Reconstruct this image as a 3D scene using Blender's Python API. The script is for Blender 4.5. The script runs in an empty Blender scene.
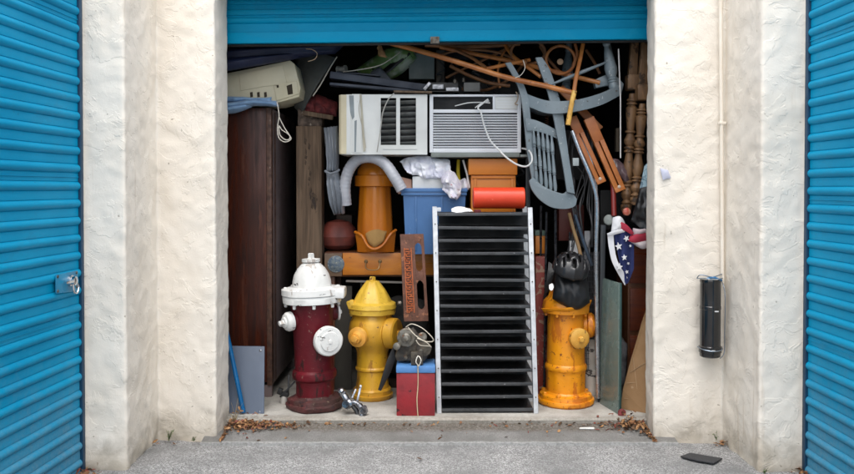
import bpy, bmesh, math, random
from mathutils import Vector, Matrix, noise
R = math.radians
random.seed(7)
sc = bpy.context.scene
col = sc.collection

# ------------------------------------------------------------------ camera, sky, sun, exposure
CH, PITCH, FPX, HOR = 1.45, 1.0, 800.0, 188.0
cy_ = HOR + FPX * math.tan(R(PITCH))
cam_d = bpy.data.cameras.new('camera')
cam = bpy.data.objects.new('camera', cam_d); col.objects.link(cam)
cam.location = (0, 0, CH); cam.rotation_euler = (R(90 - PITCH), 0, 0)
cam_d.sensor_width = 36; cam_d.lens = 36 * FPX / 854
cam_d.shift_y = -(237 - cy_) / 854; cam_d.clip_end = 500; cam_d.clip_start = .05
sc.camera = cam

SUN_EL, SUN_AZ = 72, 184     # azimuth measured clockwise from +Y: the sun stands behind the camera
world = bpy.data.worlds.new('World'); sc.world = world; world.use_nodes = True
nt = world.node_tree; nt.nodes.clear()
sky = nt.nodes.new('ShaderNodeTexSky'); sky.sky_type = 'NISHITA'; sky.sun_disc = False
sky.sun_elevation = R(SUN_EL); sky.sun_rotation = R(SUN_AZ)
sky.air_density = 1.0; sky.dust_density = 3.5; sky.ozone_density = 1.0
hs = nt.nodes.new('ShaderNodeHueSaturation'); hs.inputs['Saturation'].default_value = .22
bg = nt.nodes.new('ShaderNodeBackground'); bg.inputs[1].default_value = .15
wo = nt.nodes.new('ShaderNodeOutputWorld')
nt.links.new(sky.outputs[0], hs.inputs['Color']); nt.links.new(hs.outputs[0], bg.inputs[0]); nt.links.new(bg.outputs[0], wo.inputs[0])
sun_d = bpy.data.lights.new('sun', 'SUN'); sun_d.energy = .5; sun_d.angle = R(70); sun_d.color = (1, .95, .88)
sun = bpy.data.objects.new('sun', sun_d); col.objects.link(sun)
sdir = Vector((math.sin(R(SUN_AZ)) * math.cos(R(SUN_EL)), math.cos(R(SUN_AZ)) * math.cos(R(SUN_EL)), math.sin(R(SUN_EL))))
sun.rotation_euler = sdir.to_track_quat('Z', 'Y').to_euler(); sun.location = (0, -3, 8)
sc.view_settings.view_transform = 'Standard'; sc.view_settings.look = 'None'
sc.view_settings.exposure = 1.44; sc.view_settings.gamma = 1; sc.view_settings.use_curve_mapping = False

# ------------------------------------------------------------------ helpers
_p = R(PITCH)
def W(px, py, Y):
    """world point that stands at distance Y in front of the camera where the photograph shows (px, py)"""
    u, v = (px - 427) / FPX, -(py - cy_) / FPX
    d = Vector((u, math.cos(_p) + v * math.sin(_p), -math.sin(_p) + v * math.cos(_p)))
    d *= Y / d.y
    return Vector((d.x, d.y, CH + d.z))
def S(n, Y): return n * Y / FPX

def nd(t, k, **kw):
    n = t.nodes.new(k)
    for a, b in kw.items(): setattr(n, a, b)
    return n
def pm(name, c1, c2=None, scale=7, rough=.6, metal=0, bump=.12, bscale=55, stretch=(1, 1, 1), spots=None, spots2=None, coat=0, spec=.5,
       contrast=(.35, .65), trans=0, sheen=0, rvar=.12, distort=.4):
    """procedural worn surface: two colours mixed by noise, optional chips of a third and fourth colour, roughness variation, bump"""
    m = bpy.data.materials.new(name); m.use_nodes = True
    t = m.node_tree; t.nodes.clear()
    out = nd(t, 'ShaderNodeOutputMaterial'); b = nd(t, 'ShaderNodeBsdfPrincipled'); t.links.new(b.outputs[0], out.inputs[0])
    tc = nd(t, 'ShaderNodeTexCoord'); mp = nd(t, 'ShaderNodeMapping'); mp.inputs['Scale'].default_value = stretch
    t.links.new(tc.outputs['Object'], mp.inputs[0])
    c2 = c2 or tuple(x * .78 for x in c1)
    n1 = nd(t, 'ShaderNodeTexNoise'); n1.inputs['Scale'].default_value = scale; n1.inputs['Detail'].default_value = 6; n1.inputs['Distortion'].default_value = distort
    t.links.new(mp.outputs[0], n1.inputs[0])
    mr = nd(t, 'ShaderNodeMapRange'); mr.inputs[1].default_value, mr.inputs[2].default_value = contrast
    t.links.new(n1.outputs[0], mr.inputs[0])
    mx = nd(t, 'ShaderNodeMix', data_type='RGBA'); mx.inputs[6].default_value = (*c1, 1); mx.inputs[7].default_value = (*c2, 1)
    t.links.new(mr.outputs[0], mx.inputs[0])
    last = mx.outputs[2]
    for sp in (spots, spots2):
        if not sp: continue
        c3, s3, th = sp[:3]
        n3 = nd(t, 'ShaderNodeTexNoise'); n3.inputs['Scale'].default_value = s3; n3.inputs['Detail'].default_value = 5; n3.inputs['Roughness'].default_value = .65
        off = nd(t, 'ShaderNodeMapping'); off.inputs['Location'].default_value = (s3 * .37, 3.1, 1.7)
        if len(sp) > 3: off.inputs['Scale'].default_value = sp[3]
        t.links.new(tc.outputs['Object'], off.inputs[0]); t.links.new(off.outputs[0], n3.inputs[0])
        r3 = nd(t, 'ShaderNodeMapRange'); r3.inputs[1].default_value = th; r3.inputs[2].default_value = th + .035
        t.links.new(n3.outputs[0], r3.inputs[0])
        m3 = nd(t, 'ShaderNodeMix', data_type='RGBA'); m3.inputs[7].default_value = (*c3, 1)
        t.links.new(r3.outputs[0], m3.inputs[0]); t.links.new(last, m3.inputs[6]); last = m3.outputs[2]
    t.links.new(last, b.inputs['Base Color'])
    n2 = nd(t, 'ShaderNodeTexNoise'); n2.inputs['Scale'].default_value = bscale; n2.inputs['Detail'].default_value = 5
    t.links.new(mp.outputs[0], n2.inputs[0])
    rr = nd(t, 'ShaderNodeMapRange'); rr.inputs[1].default_value = .3; rr.inputs[2].default_value = .7
    rr.inputs[3].default_value = max(.04, rough - rvar); rr.inputs[4].default_value = min(1, rough + rvar)
    t.links.new(n1.outputs[0], rr.inputs[0]); t.links.new(rr.outputs[0], b.inputs['Roughness'])
    bp = nd(t, 'ShaderNodeBump'); bp.inputs['Strength'].default_value = bump; bp.inputs['Distance'].default_value = .006
    t.links.new(n2.outputs[0], bp.inputs['Height']); t.links.new(bp.outputs[0], b.inputs['Normal'])
    b.inputs['Metallic'].default_value = metal; b.inputs['Coat Weight'].default_value = coat
    b.inputs['Specular IOR Level'].default_value = spec; b.inputs['Transmission Weight'].default_value = trans
    b.inputs['Sheen Weight'].default_value = sheen
    return m

class MB:
    def __init__(s): s.v, s.f = [], []
    def add(s, vs, fs):
        o = len(s.v); s.v += [Vector(v) for v in vs]; s.f += [tuple(i + o for i in f) for f in fs]; return s
    def obox(s, c, size, rot=None, bev=.0):
        bm = bmesh.new(); bmesh.ops.create_cube(bm, size=1)
        bmesh.ops.scale(bm, vec=Vector(size), verts=bm.verts)
        if bev > 0: bmesh.ops.bevel(bm, geom=list(bm.edges), offset=min(bev, min(size) * .45), segments=2, affect='EDGES', profile=.6)
        M = Matrix.Translation(Vector(c)) @ (rot.to_4x4() if rot else Matrix.Identity(4))
        bm.verts.index_update()
        s.add([M @ v.co for v in bm.verts], [[v.index for v in f.verts] for f in bm.faces]); bm.free(); return s
    def box(s, a, b, bev=0):
        a, b = Vector(a), Vector(b)
        return s.obox((a + b) / 2, [abs(x) for x in (b - a)], None, bev)
    def bar(s, p, q, w, h, bev=.003, up=Vector((0, 1, 0))):
        """box from p to q; h is its size towards `up`, w across"""
        p, q = Vector(p), Vector(q); z = (q - p).normalized(); y = (up - up.dot(z) * z).normalized(); x = y.cross(z)
        return s.obox((p + q) / 2, (w, h, (q - p).length), Matrix((x, y, z)).transposed(), bev)
    def tube(s, pts, r, n=10, closed=False):
        pts = [Vector(p) for p in pts]; N = len(pts); rs = r if isinstance(r, (list, tuple)) else [r] * N
        ring, vs, fs, nrm = [], [], [], None
        for i, p in enumerate(pts):
            a = pts[(i - 1) % N] if (closed or i > 0) else p; b = pts[(i + 1) % N] if (closed or i < N - 1) else p
            t = (b - a).normalized()
            if nrm is None: nrm = t.orthogonal().normalized()
            nrm = (nrm - nrm.dot(t) * t).normalized(); bn = t.cross(nrm)
            for k in range(n):
                an = 2 * math.pi * k / n
                vs.append(p + (nrm * math.cos(an) + bn * math.sin(an)) * rs[i])
        for i in range(N if closed else N - 1):
            j = (i + 1) % N
            for k in range(n): fs.append((i * n + k, i * n + (k + 1) % n, j * n + (k + 1) % n, j * n + k))
        if not closed: fs.append(tuple(range(n))[::-1]); fs.append(tuple((N - 1) * n + k for k in range(n)))
        return s.add(vs, fs)
    def curve(s, ctrl, r, n=8, res=8, closed=False):
        return s.tube(smooth(ctrl, res, closed), r, n, closed)
    def lathe(s, prof, org, axis=(0, 0, 1), n=32, wob=0, flute=None):
        """prof: (height along axis, radius)"""
        org = Vector(org); z = Vector(axis).normalized()
        x = (Vector((1, 0, 0)) if abs(z.x) < .9 else Vector((0, 1, 0))); x = (x - x.dot(z) * z).normalized(); y = z.cross(x)
        vs, fs = [], []
        for i, (h, r) in enumerate(prof):
            for k in range(n):
                a = 2 * math.pi * k / n; q = r
                if wob: q += wob * noise.noise(Vector((math.cos(a) * 3, math.sin(a) * 3, h * 14 + org.x * 9)))
                if flute and flute[0] <= h <= flute[1]: q += flute[2] * abs(math.sin(a * flute[3] / 2))
                vs.append(org + z * h + (x * math.cos(a) + y * math.sin(a)) * q)
        for i in range(len(prof) - 1):
            for k in range(n): fs.append((i * n + k, i * n + (k + 1) % n, (i + 1) * n + (k + 1) % n, (i + 1) * n + k))
        fs.append(tuple(range(n))[::-1]); fs.append(tuple((len(prof) - 1) * n + k for k in range(n)))
        return s.add(vs, fs)
    def prism(s, poly, dv, bev=0):
        poly = [Vector(p) for p in poly]; dv = Vector(dv); n = len(poly)
        bm = bmesh.new(); f = bm.faces.new([bm.verts.new(p) for p in poly])
        r = bmesh.ops.extrude_face_region(bm, geom=[f]); bmesh.ops.translate(bm, vec=dv, verts=[e for e in r['geom'] if isinstance(e, bmesh.types.BMVert)])
        bmesh.ops.recalc_face_normals(bm, faces=bm.faces)
        if bev: bmesh.ops.bevel(bm, geom=list(bm.edges), offset=bev, segments=2, affect='EDGES', profile=.6)
        bm.verts.index_update()
        s.add([v.co for v in bm.verts], [[v.index for v in f.verts] for f in bm.faces]); bm.free(); return s
    def patch(s, A, B, nu=24, nv=10, thick=.006, bulge=0, wav=0, wf=9, seed=0, back=False, wv=None):
        """cloth between two rails A (top) and B (bottom), as a closed skin of some thickness; bulge fills it like a cushion"""
        A, B = smooth(A, 8), smooth(B, 8)
        def at(L, t):
            t *= len(L) - 1; i = min(int(t), len(L) - 2); return L[i].lerp(L[i + 1], t - i)
        fr, bk = [], []
        for i in range(nu + 1):
            for j in range(nv + 1):
                u, v = i / nu, j / nv; p = at(A, u).lerp(at(B, u), v)
                w = wav * (noise.noise(Vector((p.x * wf, p.z * wf * .6, seed))) + .45 * noise.noise(Vector((p.x * wf * 2.7, p.z * wf * 2, seed + 5))))
                if wv: w += wv[0] * math.sin(u * wv[1] + v * wv[2])
                e = max(0, math.sin(math.pi * v)) ** .5 * max(0, math.sin(math.pi * min(1, max(0, u)))) ** .35 if bulge else 0
                fr.append(p + Vector((w * .3, w - bulge * e, w * .3))); bk.append(p + Vector((w * .3, w + bulge * e * .8 + thick, w * .3)))
        m = nv + 1; o = len(fr); fs = []
        for i in range(nu):
            for j in range(nv):
                q = (i * m + j, i * m + j + 1, (i + 1) * m + j + 1, (i + 1) * m + j); fs.append(q); fs.append(tuple(o + k for k in q)[::-1])
        for i in range(nu):
            a, b = i * m, (i + 1) * m; fs.append((a, b, o + b, o + a)); a, b = a + nv, b + nv; fs.append((b, a, o + a, o + b))
        for j in range(nv):
            fs.append((j + 1, j, o + j, o + j + 1)); a = nu * m + j; fs.append((a, a + 1, o + a + 1, o + a))
        return s.add(fr + bk, fs)
    def build(s, name, mat, parent=None, sharp=32, org=None, flat=False):
        if parent is None:
            if org is None:
                lo = Vector([min(v[i] for v in s.v) for i in range(3)]); hi = Vector([max(v[i] for v in s.v) for i in range(3)])
                org = Vector(((lo.x + hi.x) / 2, (lo.y + hi.y) / 2, lo.z))
        else: org = Vector(parent['_o'])
        org = Vector(org)
        me = bpy.data.meshes.new(name); me.from_pydata([v - org for v in s.v], [], s.f)
        bm = bmesh.new(); bm.from_mesh(me); bmesh.ops.recalc_face_normals(bm, faces=bm.faces)
        for f in bm.faces: f.smooth = not flat
        for e in bm.edges:
            if len(e.link_faces) == 2 and e.calc_face_angle(0) > R(sharp): e.smooth = False
        bm.to_mesh(me); bm.free(); me.materials.append(mat)
        o = bpy.data.objects.new(name, me); col.objects.link(o); o['_o'] = tuple(org)
        if parent is None: o.location = org
        else: o.parent = parent
        return o

def smooth(ctrl, res=8, closed=False):
    P = [Vector(p) for p in ctrl]
    if len(P) < 3: return P
    out, n = [], len(P)
    for i in range(n if closed else n - 1):
        a, b, c, d = (P[(i - 1) % n] if closed or i else P[0]), P[i], P[(i + 1) % n], (P[(i + 2) % n] if closed or i < n - 2 else P[-1])
        for k in range(res):
            t = k / res
            out.append(.5 * ((2 * b) + (c - a) * t + (2 * a - 5 * b + 4 * c - d) * t * t + (3 * b - a - 3 * c + d) * t ** 3))
    if not closed: out.append(P[-1])
    return out
def px(pts, Y=None): return [W(p[0], p[1], p[2] if len(p) > 2 else Y) for p in pts]
def rect(x0, y0, x1, y1, Y): return px([(x0, y0), (x1, y0), (x1, y1), (x0, y1)], Y)
def tag(o, label, cat, group=None, kind=None):
    if label: o['label'] = label
    if cat: o['category'] = cat
    if group: o['group'] = group
    if kind: o['kind'] = kind
    return o
def thing(name, label, cat, org, group=None):
    o = bpy.data.objects.new(name, None); col.objects.link(o); o.empty_display_size = .1
    o.location = org; o['_o'] = tuple(org); return tag(o, label, cat, group)

SLAB = .07
V3 = Vector
# ------------------------------------------------------------------ setting materials
def stucco_mat():
    m = bpy.data.materials.new('cream_stucco'); m.use_nodes = True; t = m.node_tree; t.nodes.clear()
    out = nd(t, 'ShaderNodeOutputMaterial'); b = nd(t, 'ShaderNodeBsdfPrincipled'); t.links.new(b.outputs[0], out.inputs[0])
    g = nd(t, 'ShaderNodeNewGeometry'); L = t.links.new
    pos = g.outputs['Position']
    def noi(scale, det=4, dist=0, rough=.5, src=None):
        n = nd(t, 'ShaderNodeTexNoise'); n.inputs['Scale'].default_value = scale; n.inputs['Detail'].default_value = det
        n.inputs['Distortion'].default_value = dist; n.inputs['Roughness'].default_value = rough; L(src or pos, n.inputs[0]); return n.outputs[0]
    def rng(src, a, b_, c=0, d=1, smooth_=False):
        r = nd(t, 'ShaderNodeMapRange'); r.inputs[1].default_value, r.inputs[2].default_value, r.inputs[3].default_value, r.inputs[4].default_value = a, b_, c, d
        if smooth_: r.interpolation_type = 'SMOOTHSTEP'
        L(src, r.inputs[0]); return r.outputs[0]
    def mat(op, a, b_):
        n = nd(t, 'ShaderNodeMath', operation=op)
        for i, q in enumerate((a, b_)):
            if isinstance(q, (int, float)): n.inputs[i].default_value = q
            else: L(q, n.inputs[i])
        return n.outputs[0]
    # trowel marks: torn flat patches and thin curved ridges where the trowel lifted
    island = rng(noi(6.5, 5, .6, .6), .53, .565, 0, 1, True)
    island2 = rng(noi(17, 4, .6, .6), .56, .60, 0, 1, True)
    rid = noi(6.5, 3.5, .9, .55); ridge = rng(mat('ABSOLUTE', mat('SUBTRACT', rid, .5), 0), 0, .010, 1, 0, True)
    gate = rng(noi(3.1, 2), .53, .62, 0, 1, True); ridge = mat('MULTIPLY', ridge, gate)
    fine = noi(95, 4, 0, .6); mid = noi(30, 4, .5, .55)
    h = mat('ADD', mat('MULTIPLY', island, .55), mat('MULTIPLY', island2, .16))
    h = mat('ADD', h, mat('MULTIPLY', ridge, .8)); h = mat('ADD', h, mat('MULTIPLY', fine, .30)); h = mat('ADD', h, mat('MULTIPLY', mid, .34))
    bp = nd(t, 'ShaderNodeBump'); bp.inputs['Strength'].default_value = .42; bp.inputs['Distance'].default_value = .006
    L(h, bp.inputs['Height']); L(bp.outputs[0], b.inputs['Normal'])
    mx = nd(t, 'ShaderNodeMix', data_type='RGBA'); mx.inputs[6].default_value = (.78, .72, .635, 1); mx.inputs[7].default_value = (.71, .64, .545, 1)
    L(rng(noi(2.2, 5, .6), .42, .75), mx.inputs[0])
    # dirt splashed up from the ground, and rusty drips
    sx = nd(t, 'ShaderNodeSeparateXYZ'); L(pos, sx.inputs[0])
    low = mat('ADD', sx.outputs[2], mat('MULTIPLY', mat('SUBTRACT', noi(6, 5, .5, .7), .5), .55))
    m2 = nd(t, 'ShaderNodeMix', data_type='RGBA'); m2.inputs[7].default_value = (.36, .31, .24, 1)
    L(rng(low, .0, .22, .75, 0), m2.inputs[0]); L(mx.outputs[2], m2.inputs[6])
    mp = nd(t, 'ShaderNodeMapping'); mp.inputs['Scale'].default_value = (22, 22, .9); L(pos, mp.inputs[0])
    stre = mat('MULTIPLY', rng(noi(1, 4, .3, .6, mp.outputs[0]), .62, .72), rng(noi(1.7, 3), .5, .66))
    m3 = nd(t, 'ShaderNodeMix', data_type='RGBA'); m3.inputs[7].default_value = (.42, .31, .20, 1); L(mat('MULTIPLY', stre, .5), m3.inputs[0]); L(m2.outputs[2], m3.inputs[6])
    m4 = nd(t, 'ShaderNodeMix', data_type='RGBA'); m4.inputs[7].default_value = (.25, .20, .15, 1)   # small pits and specks
    L(mat('MULTIPLY', rng(noi(34, 2, .3), .73, .77), .7), m4.inputs[0]); L(m3.outputs[2], m4.inputs[6])
    L(m4.outputs[2], b.inputs['Base Color']); b.inputs['Roughness'].default_value = .82; b.inputs['Specular IOR Level'].default_value = .3
    return m
M_stucco = stucco_mat()

def ground_mat(name, base, dark, light, sp=330, spk=.5, stains=(.25, .24, .22), bump=.5):
    m = bpy.data.materials.new(name); m.use_nodes = True; t = m.node_tree; t.nodes.clear(); L = t.links.new
    out = nd(t, 'ShaderNodeOutputMaterial'); b = nd(t, 'ShaderNodeBsdfPrincipled'); L(b.outputs[0], out.inputs[0])
    g = nd(t, 'ShaderNodeNewGeometry')
    v = nd(t, 'ShaderNodeTexVoronoi'); v.inputs['Scale'].default_value = sp; L(g.outputs['Position'], v.inputs['Vector'])
    r = nd(t, 'ShaderNodeValToRGB'); r.color_ramp.elements[0].color = (*dark, 1); r.color_ramp.elements[1].color = (*light, 1)
    e = r.color_ramp.elements.new(.5); e.color = (*base, 1); r.color_ramp.elements[0].position = .08; r.color_ramp.elements[2].position = .95
    sp_ = nd(t, 'ShaderNodeSeparateColor'); L(v.outputs['Color'], sp_.inputs[0])
    L(sp_.outputs[0], r.inputs[0])
    n = nd(t, 'ShaderNodeTexNoise'); n.inputs['Scale'].default_value = 3.5; n.inputs['Detail'].default_value = 7; n.inputs['Roughness'].default_value = .65; L(g.outputs['Position'], n.inputs[0])
    rr = nd(t, 'ShaderNodeMapRange'); rr.inputs[1].default_value = .40; rr.inputs[2].default_value = .68; rr.inputs[4].default_value = .9; L(n.outputs[0], rr.inputs[0])
    mb = nd(t, 'ShaderNodeMix', data_type='RGBA'); mb.inputs[0].default_value = 1 - spk; L(r.outputs[0], mb.inputs[6]); mb.inputs[7].default_value = (*base, 1)
    mx = nd(t, 'ShaderNodeMix', data_type='RGBA'); L(rr.outputs[0], mx.inputs[0]); L(mb.outputs[2], mx.inputs[6]); mx.inputs[7].default_value = (*stains, 1)
    L(mx.outputs[2], b.inputs['Base Color']); b.inputs['Roughness'].default_value = .9; b.inputs['Specular IOR Level'].default_value = .25
    n2 = nd(t, 'ShaderNodeTexNoise'); n2.inputs['Scale'].default_value = 60; n2.inputs['Detail'].default_value = 5; L(g.outputs['Position'], n2.inputs[0])
    ad = nd(t, 'ShaderNodeMath', operation='ADD'); L(v.outputs['Distance'], ad.inputs[0]); L(n2.outputs[0], ad.inputs[1])
    bp = nd(t, 'ShaderNodeBump'); bp.inputs['Strength'].default_value = bump; bp.inputs['Distance'].default_value = .004
    L(ad.outputs[0], bp.inputs['Height']); L(bp.outputs[0], b.inputs['Normal'])
    return m
M_asphalt = ground_mat('worn_asphalt', (.27, .265, .26), (.11, .11, .11), (.50, .495, .49), 200, .85, (.17, .17, .168), .9)
M_apron = ground_mat('concrete_apron', (.24, .235, .225), (.13, .12, .11), (.36, .345, .33), 320, .5, (.15, .145, .135), .9)
def dirt_band(m, y0, y1, c1, c2, amt, axis=1):
    t = m.node_tree; b_ = [n for n in t.nodes if n.type == 'BSDF_PRINCIPLED'][0]; L = t.links.new
    src = b_.inputs['Base Color'].links[0].from_socket
    g = nd(t, 'ShaderNodeNewGeometry'); sx = nd(t, 'ShaderNodeSeparateXYZ'); L(g.outputs['Position'], sx.inputs[0])
    n = nd(t, 'ShaderNodeTexNoise'); n.inputs['Scale'].default_value = 11; n.inputs['Detail'].default_value = 8; n.inputs['Roughness'].default_value = .72; L(g.outputs['Position'], n.inputs[0])
    ma = nd(t, 'ShaderNodeMath', operation='MULTIPLY_ADD'); ma.inputs[1].default_value = abs(y1 - y0) * 2.2; L(n.outputs[0], ma.inputs[0]); L(sx.outputs[axis], ma.inputs[2])
    k = abs(y1 - y0) * 1.1; mr = nd(t, 'ShaderNodeMapRange'); mr.inputs[1].default_value = y0 + k; mr.inputs[2].default_value = y1 + k; mr.inputs[4].default_value = amt; L(ma.outputs[0], mr.inputs[0])
    n2 = nd(t, 'ShaderNodeTexNoise'); n2.inputs['Scale'].default_value = 70; n2.inputs['Detail'].default_value = 4; L(g.outputs['Position'], n2.inputs[0])
    r2 = nd(t, 'ShaderNodeMapRange'); r2.inputs[1].default_value = .4; r2.inputs[2].default_value = .62; L(n2.outputs[0], r2.inputs[0])
    mc = nd(t, 'ShaderNodeMix', data_type='RGBA'); mc.inputs[6].default_value = (*c1, 1); mc.inputs[7].default_value = (*c2, 1); L(r2.outputs[0], mc.inputs[0])
    mx = nd(t, 'ShaderNodeMix', data_type='RGBA'); L(mr.outputs[0], mx.inputs[0]); L(src, mx.inputs[6]); L(mc.outputs[2], mx.inputs[7]); L(mx.outputs[2], b_.inputs['Base Color'])
dirt_band(M_apron, 4.63, 4.68, (.085, .065, .045), (.20, .17, .14), .68)
dirt_band(M_apron, 4.512, 4.498, (.42, .42, .41), (.30, .30, .29), .8)
M_slab = ground_mat('concrete_slab', (.46, .44, .40), (.34, .32, .29), (.58, .55, .50), 300, .35, (.24, .22, .19), .5)
dirt_band(M_slab, 4.84, 4.79, (.20, .175, .14), (.30, .27, .23), .6)
M_dark = pm('shade_dark_inside_wall', (.035, .03, .027), rough=.9)  # the unit's deep shade is put into this near-black colour
M_door = pm('blue_painted_steel', (.0, .275, .475), (.0, .235, .42), scale=2.2, rough=.5, bump=.05, bscale=30, spec=.12,
            spots=((.02, .12, .20), 70, .67), spots2=((.004, .252, .435), 5, .56, (1, 1, 2)))
dirt_band(M_door, .62, .0, (.16, .235, .28), (.08, .20, .29), .55, 2)
M_guide = pm('groove_shade_guide', (.004, .045, .10), rough=.5)  # blue darkened to stand for the shadow groove at the door edge

# ------------------------------------------------------------------ the ground
def sheet(name, x0, x1, y0, y1, zf, mat, res=.04, kind='structure', th=.0):
    nx, ny = max(1, int((x1 - x0) / res)), max(1, int((y1 - y0) / res)); b = MB(); vs = []; fs = []
    for i in range(nx + 1):
        for j in range(ny + 1):
            x, y = x0 + (x1 - x0) * i / nx, y0 + (y1 - y0) * j / ny; vs.append((x, y, zf(x, y)))
    for i in range(nx):
        for j in range(ny): q = i * (ny + 1) + j; fs.append((q, q + ny + 1, q + ny + 2, q + 1))
    b.add(vs, fs); return tag(b.build(name, mat, org=(0, 0, 0)), None, None, kind=kind)
n3 = lambda x, y, s, k=0: noise.noise(V3((x * s, y * s, k)))
sheet('ground', -60, 60, -60, 60, lambda x, y: -.012, M_asphalt, 6)
sheet('asphalt', -3.2, 3.2, 2.4, 4.52, lambda x, y: .004 * n3(x, y, 3) + .002 * n3(x, y, 22) - .002, M_asphalt, .02)
def apron_z(x, y):
    t = max(0, min(1, (y - 4.485) / .27)); edge = 4.485 + .012 * n3(x, 0, 5) + .006 * n3(x, 0, 25)
    if y < edge: return -.025
    return .012 + .028 * t + .003 * n3(x, y, 9) + .0025 * n3(x, y, 40)
sheet('concrete_apron', -1.28, 1.42, 4.46, 4.86, apron_z, M_apron, .008)
sl = MB()
nx = 240; prof = lambda x: [(4.775 + .006 * n3(x, 0, 12) + .003 * n3(x, 0, 60), .02), (4.772 + .007 * n3(x, 3, 10) + .003 * n3(x, 3, 60), SLAB - .012),
                            (4.786 + .005 * n3(x, 1, 9), SLAB - .001 + .001 * n3(x, 0, 30)), (4.83, SLAB), (7.6, SLAB)]
vs, fs = [], []
for i in range(nx + 1):
    x = -1.6 + 3.3 * i / nx
    for (y, z) in prof(x): vs.append((x, y, z))
for i in range(nx):
    for j in range(4): q = i * 5 + j; fs.append((q, q + 5, q + 6, q + 1))
tag(sl.add(vs, fs).build('floor_slab', M_slab, org=(0, 0, 0)), None, None, kind='structure')

# ------------------------------------------------------------------ the storage building
bld = thing('storage_building', 'cream stucco storage building with one blue roller door raised above a packed unit', 'building', (0, 4.9, 0))
def stucco_wall(loop, fine, z0=-.03, z1=2.74, dz=.016, dx=.013, seed=0):
    """closed plan loop extruded up; the segments listed in `fine` are finely divided and trowelled"""
    pts, fl = [], []
    n = len(loop)
    for i in range(n):
        a, b = V3((*loop[i], 0)), V3((*loop[(i + 1) % n], 0)); k = max(2, int((b - a).length / dx)) if i in fine else 1
        for j in range(k): pts.append(a.lerp(b, j / k)); fl.append(1.0 if i in fine else 0.0)
    N = len(pts)
    sm = [(pts[i - 1] + pts[i] * 2 + pts[(i + 1) % N]) / 4 if fl[i] and fl[i - 1] else pts[i] for i in range(N)]
    nr = []
    for i in range(N):
        t = (sm[(i + 1) % N] - sm[i - 1]).normalized(); nr.append(V3((t.y, -t.x, 0)))
    nz = int((z1 - z0) / dz); vs, fs = [], []
    for j in range(nz + 1):
        z = z0 + (z1 - z0) * j / nz
        for i in range(N):
            d = 0
            if fl[i]:
                p = V3((sm[i].x, sm[i].y, z + seed))
                d = .0045 * noise.noise(p * 2.3) + .0032 * noise.noise(p * 9) + .0022 * noise.noise(p * 24)
                d += .0028 * max(0, min(1, (noise.noise(p * 11 + V3((4, 4, 4))) - .02) * 7))
                if z < .2: d += .012 * max(0, .09 - z) / .09 * noise.noise(p * 13)
            vs.append(sm[i] + nr[i] * d + V3((0, 0, z)))
    for j in range(nz):
        for i in range(N): k = (i + 1) % N; fs.append((j * N + i, j * N + k, (j + 1) * N + k, (j + 1) * N + i))
    fs.append(tuple(range(N))[::-1]); fs.append(tuple(nz * N + i for i in range(N)))
    return MB().add(vs, fs)
Lw = [(-1.763, 4.10), (-1.548, 4.10), (-1.56, 4.62), (-1.212, 4.575), (-1.200, 4.83), (-1.30, 4.90), (-1.85, 4.95), (-1.79, 4.2)]
stucco_wall(Lw, {0, 1, 2, 3, 4}, seed=0).build('wall', M_stucco, bld, sharp=60)
Rw = [(1.92, 4.07), (1.94, 4.2), (2.02, 4.95), (1.40, 4.89), (1.322, 4.82), (1.300, 4.575), (1.69, 4.55), (1.70, 4.07)]
stucco_wall(Rw, {3, 4, 5, 6, 7}, seed=9).build('wall', M_stucco, bld, sharp=60)
MB().box((-1.2, 4.6, 2.60), (1.33, 4.86, 2.74), .01).build('lintel', M_stucco, bld)
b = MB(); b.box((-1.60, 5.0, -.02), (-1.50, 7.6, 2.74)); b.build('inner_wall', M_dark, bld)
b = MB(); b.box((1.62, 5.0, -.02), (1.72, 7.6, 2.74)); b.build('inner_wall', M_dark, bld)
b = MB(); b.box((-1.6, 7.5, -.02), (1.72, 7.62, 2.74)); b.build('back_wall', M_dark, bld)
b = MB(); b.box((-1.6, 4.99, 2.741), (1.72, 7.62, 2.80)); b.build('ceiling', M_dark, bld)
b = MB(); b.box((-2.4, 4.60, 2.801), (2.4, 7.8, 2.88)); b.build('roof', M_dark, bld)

def roller(P, dr, length, z0, z1, inw, flip=1, seams=(), per=.0885, parent=bld):
    """corrugated curtain: P start point (x,y), dr plan direction, inw plan direction out of the sheet (towards the viewer's side)"""
    n = int((z1 - z0) / per); sec = []
    for i in range(n):
        z = z0 + i * per
        sec += [(z, .0), (z + per * .44, .0), (z + per * .47, -.003), (z + per * .50, .003), (z + per * .60, .0105), (z + per * .72, .0132), (z + per * .84, .0105), (z + per * .94, .003), (z + per * .98, -.003)]
        if i in seams: sec[-9:-7] = [(z, .0), (z + per * .20, .0), (z + per * .215, .0035), (z + per * .27, .0035), (z + per * .275, 0), (z + per * .44, 0)]
    sec.append((z0 + n * per, 0))
    d = V3((*dr, 0)).normalized(); o = V3((*inw, 0)).normalized(); N = max(2, int(length / .12)); vs, fs = [], []
    for k in range(N + 1):
        for (z, h) in sec:
            p = V3((*P, 0)) + d * (length * k / N); w = .0022 * noise.noise(V3((k * .7, z * 3, P[0])))
            vs.append(p + o * (h + w) + V3((0, 0, z + .0012 * noise.noise(V3((k * .5, z * 7, 2))))))
    m = len(sec)
    for k in range(N):
        for i in range(m - 1): q = k * m + i; fs.append((q, q + m, q + m + 1, q + 1))
    # back skin
    o2 = len(vs); 
    for k in (0, N):
        for z in (z0, z0 + n * per): vs.append(V3((*P, 0)) + d * (length * k / N) - o * .02 + V3((0, 0, z)))
    fs.append((o2, o2 + 1, o2 + 3, o2 + 2))
    return MB().add(vs, fs)
ld = V3((-.062, -1, 0)); rd = V3((.018, -1, 0))
LP = (-1.772, 4.085); RP = (1.932, 4.055)
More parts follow.
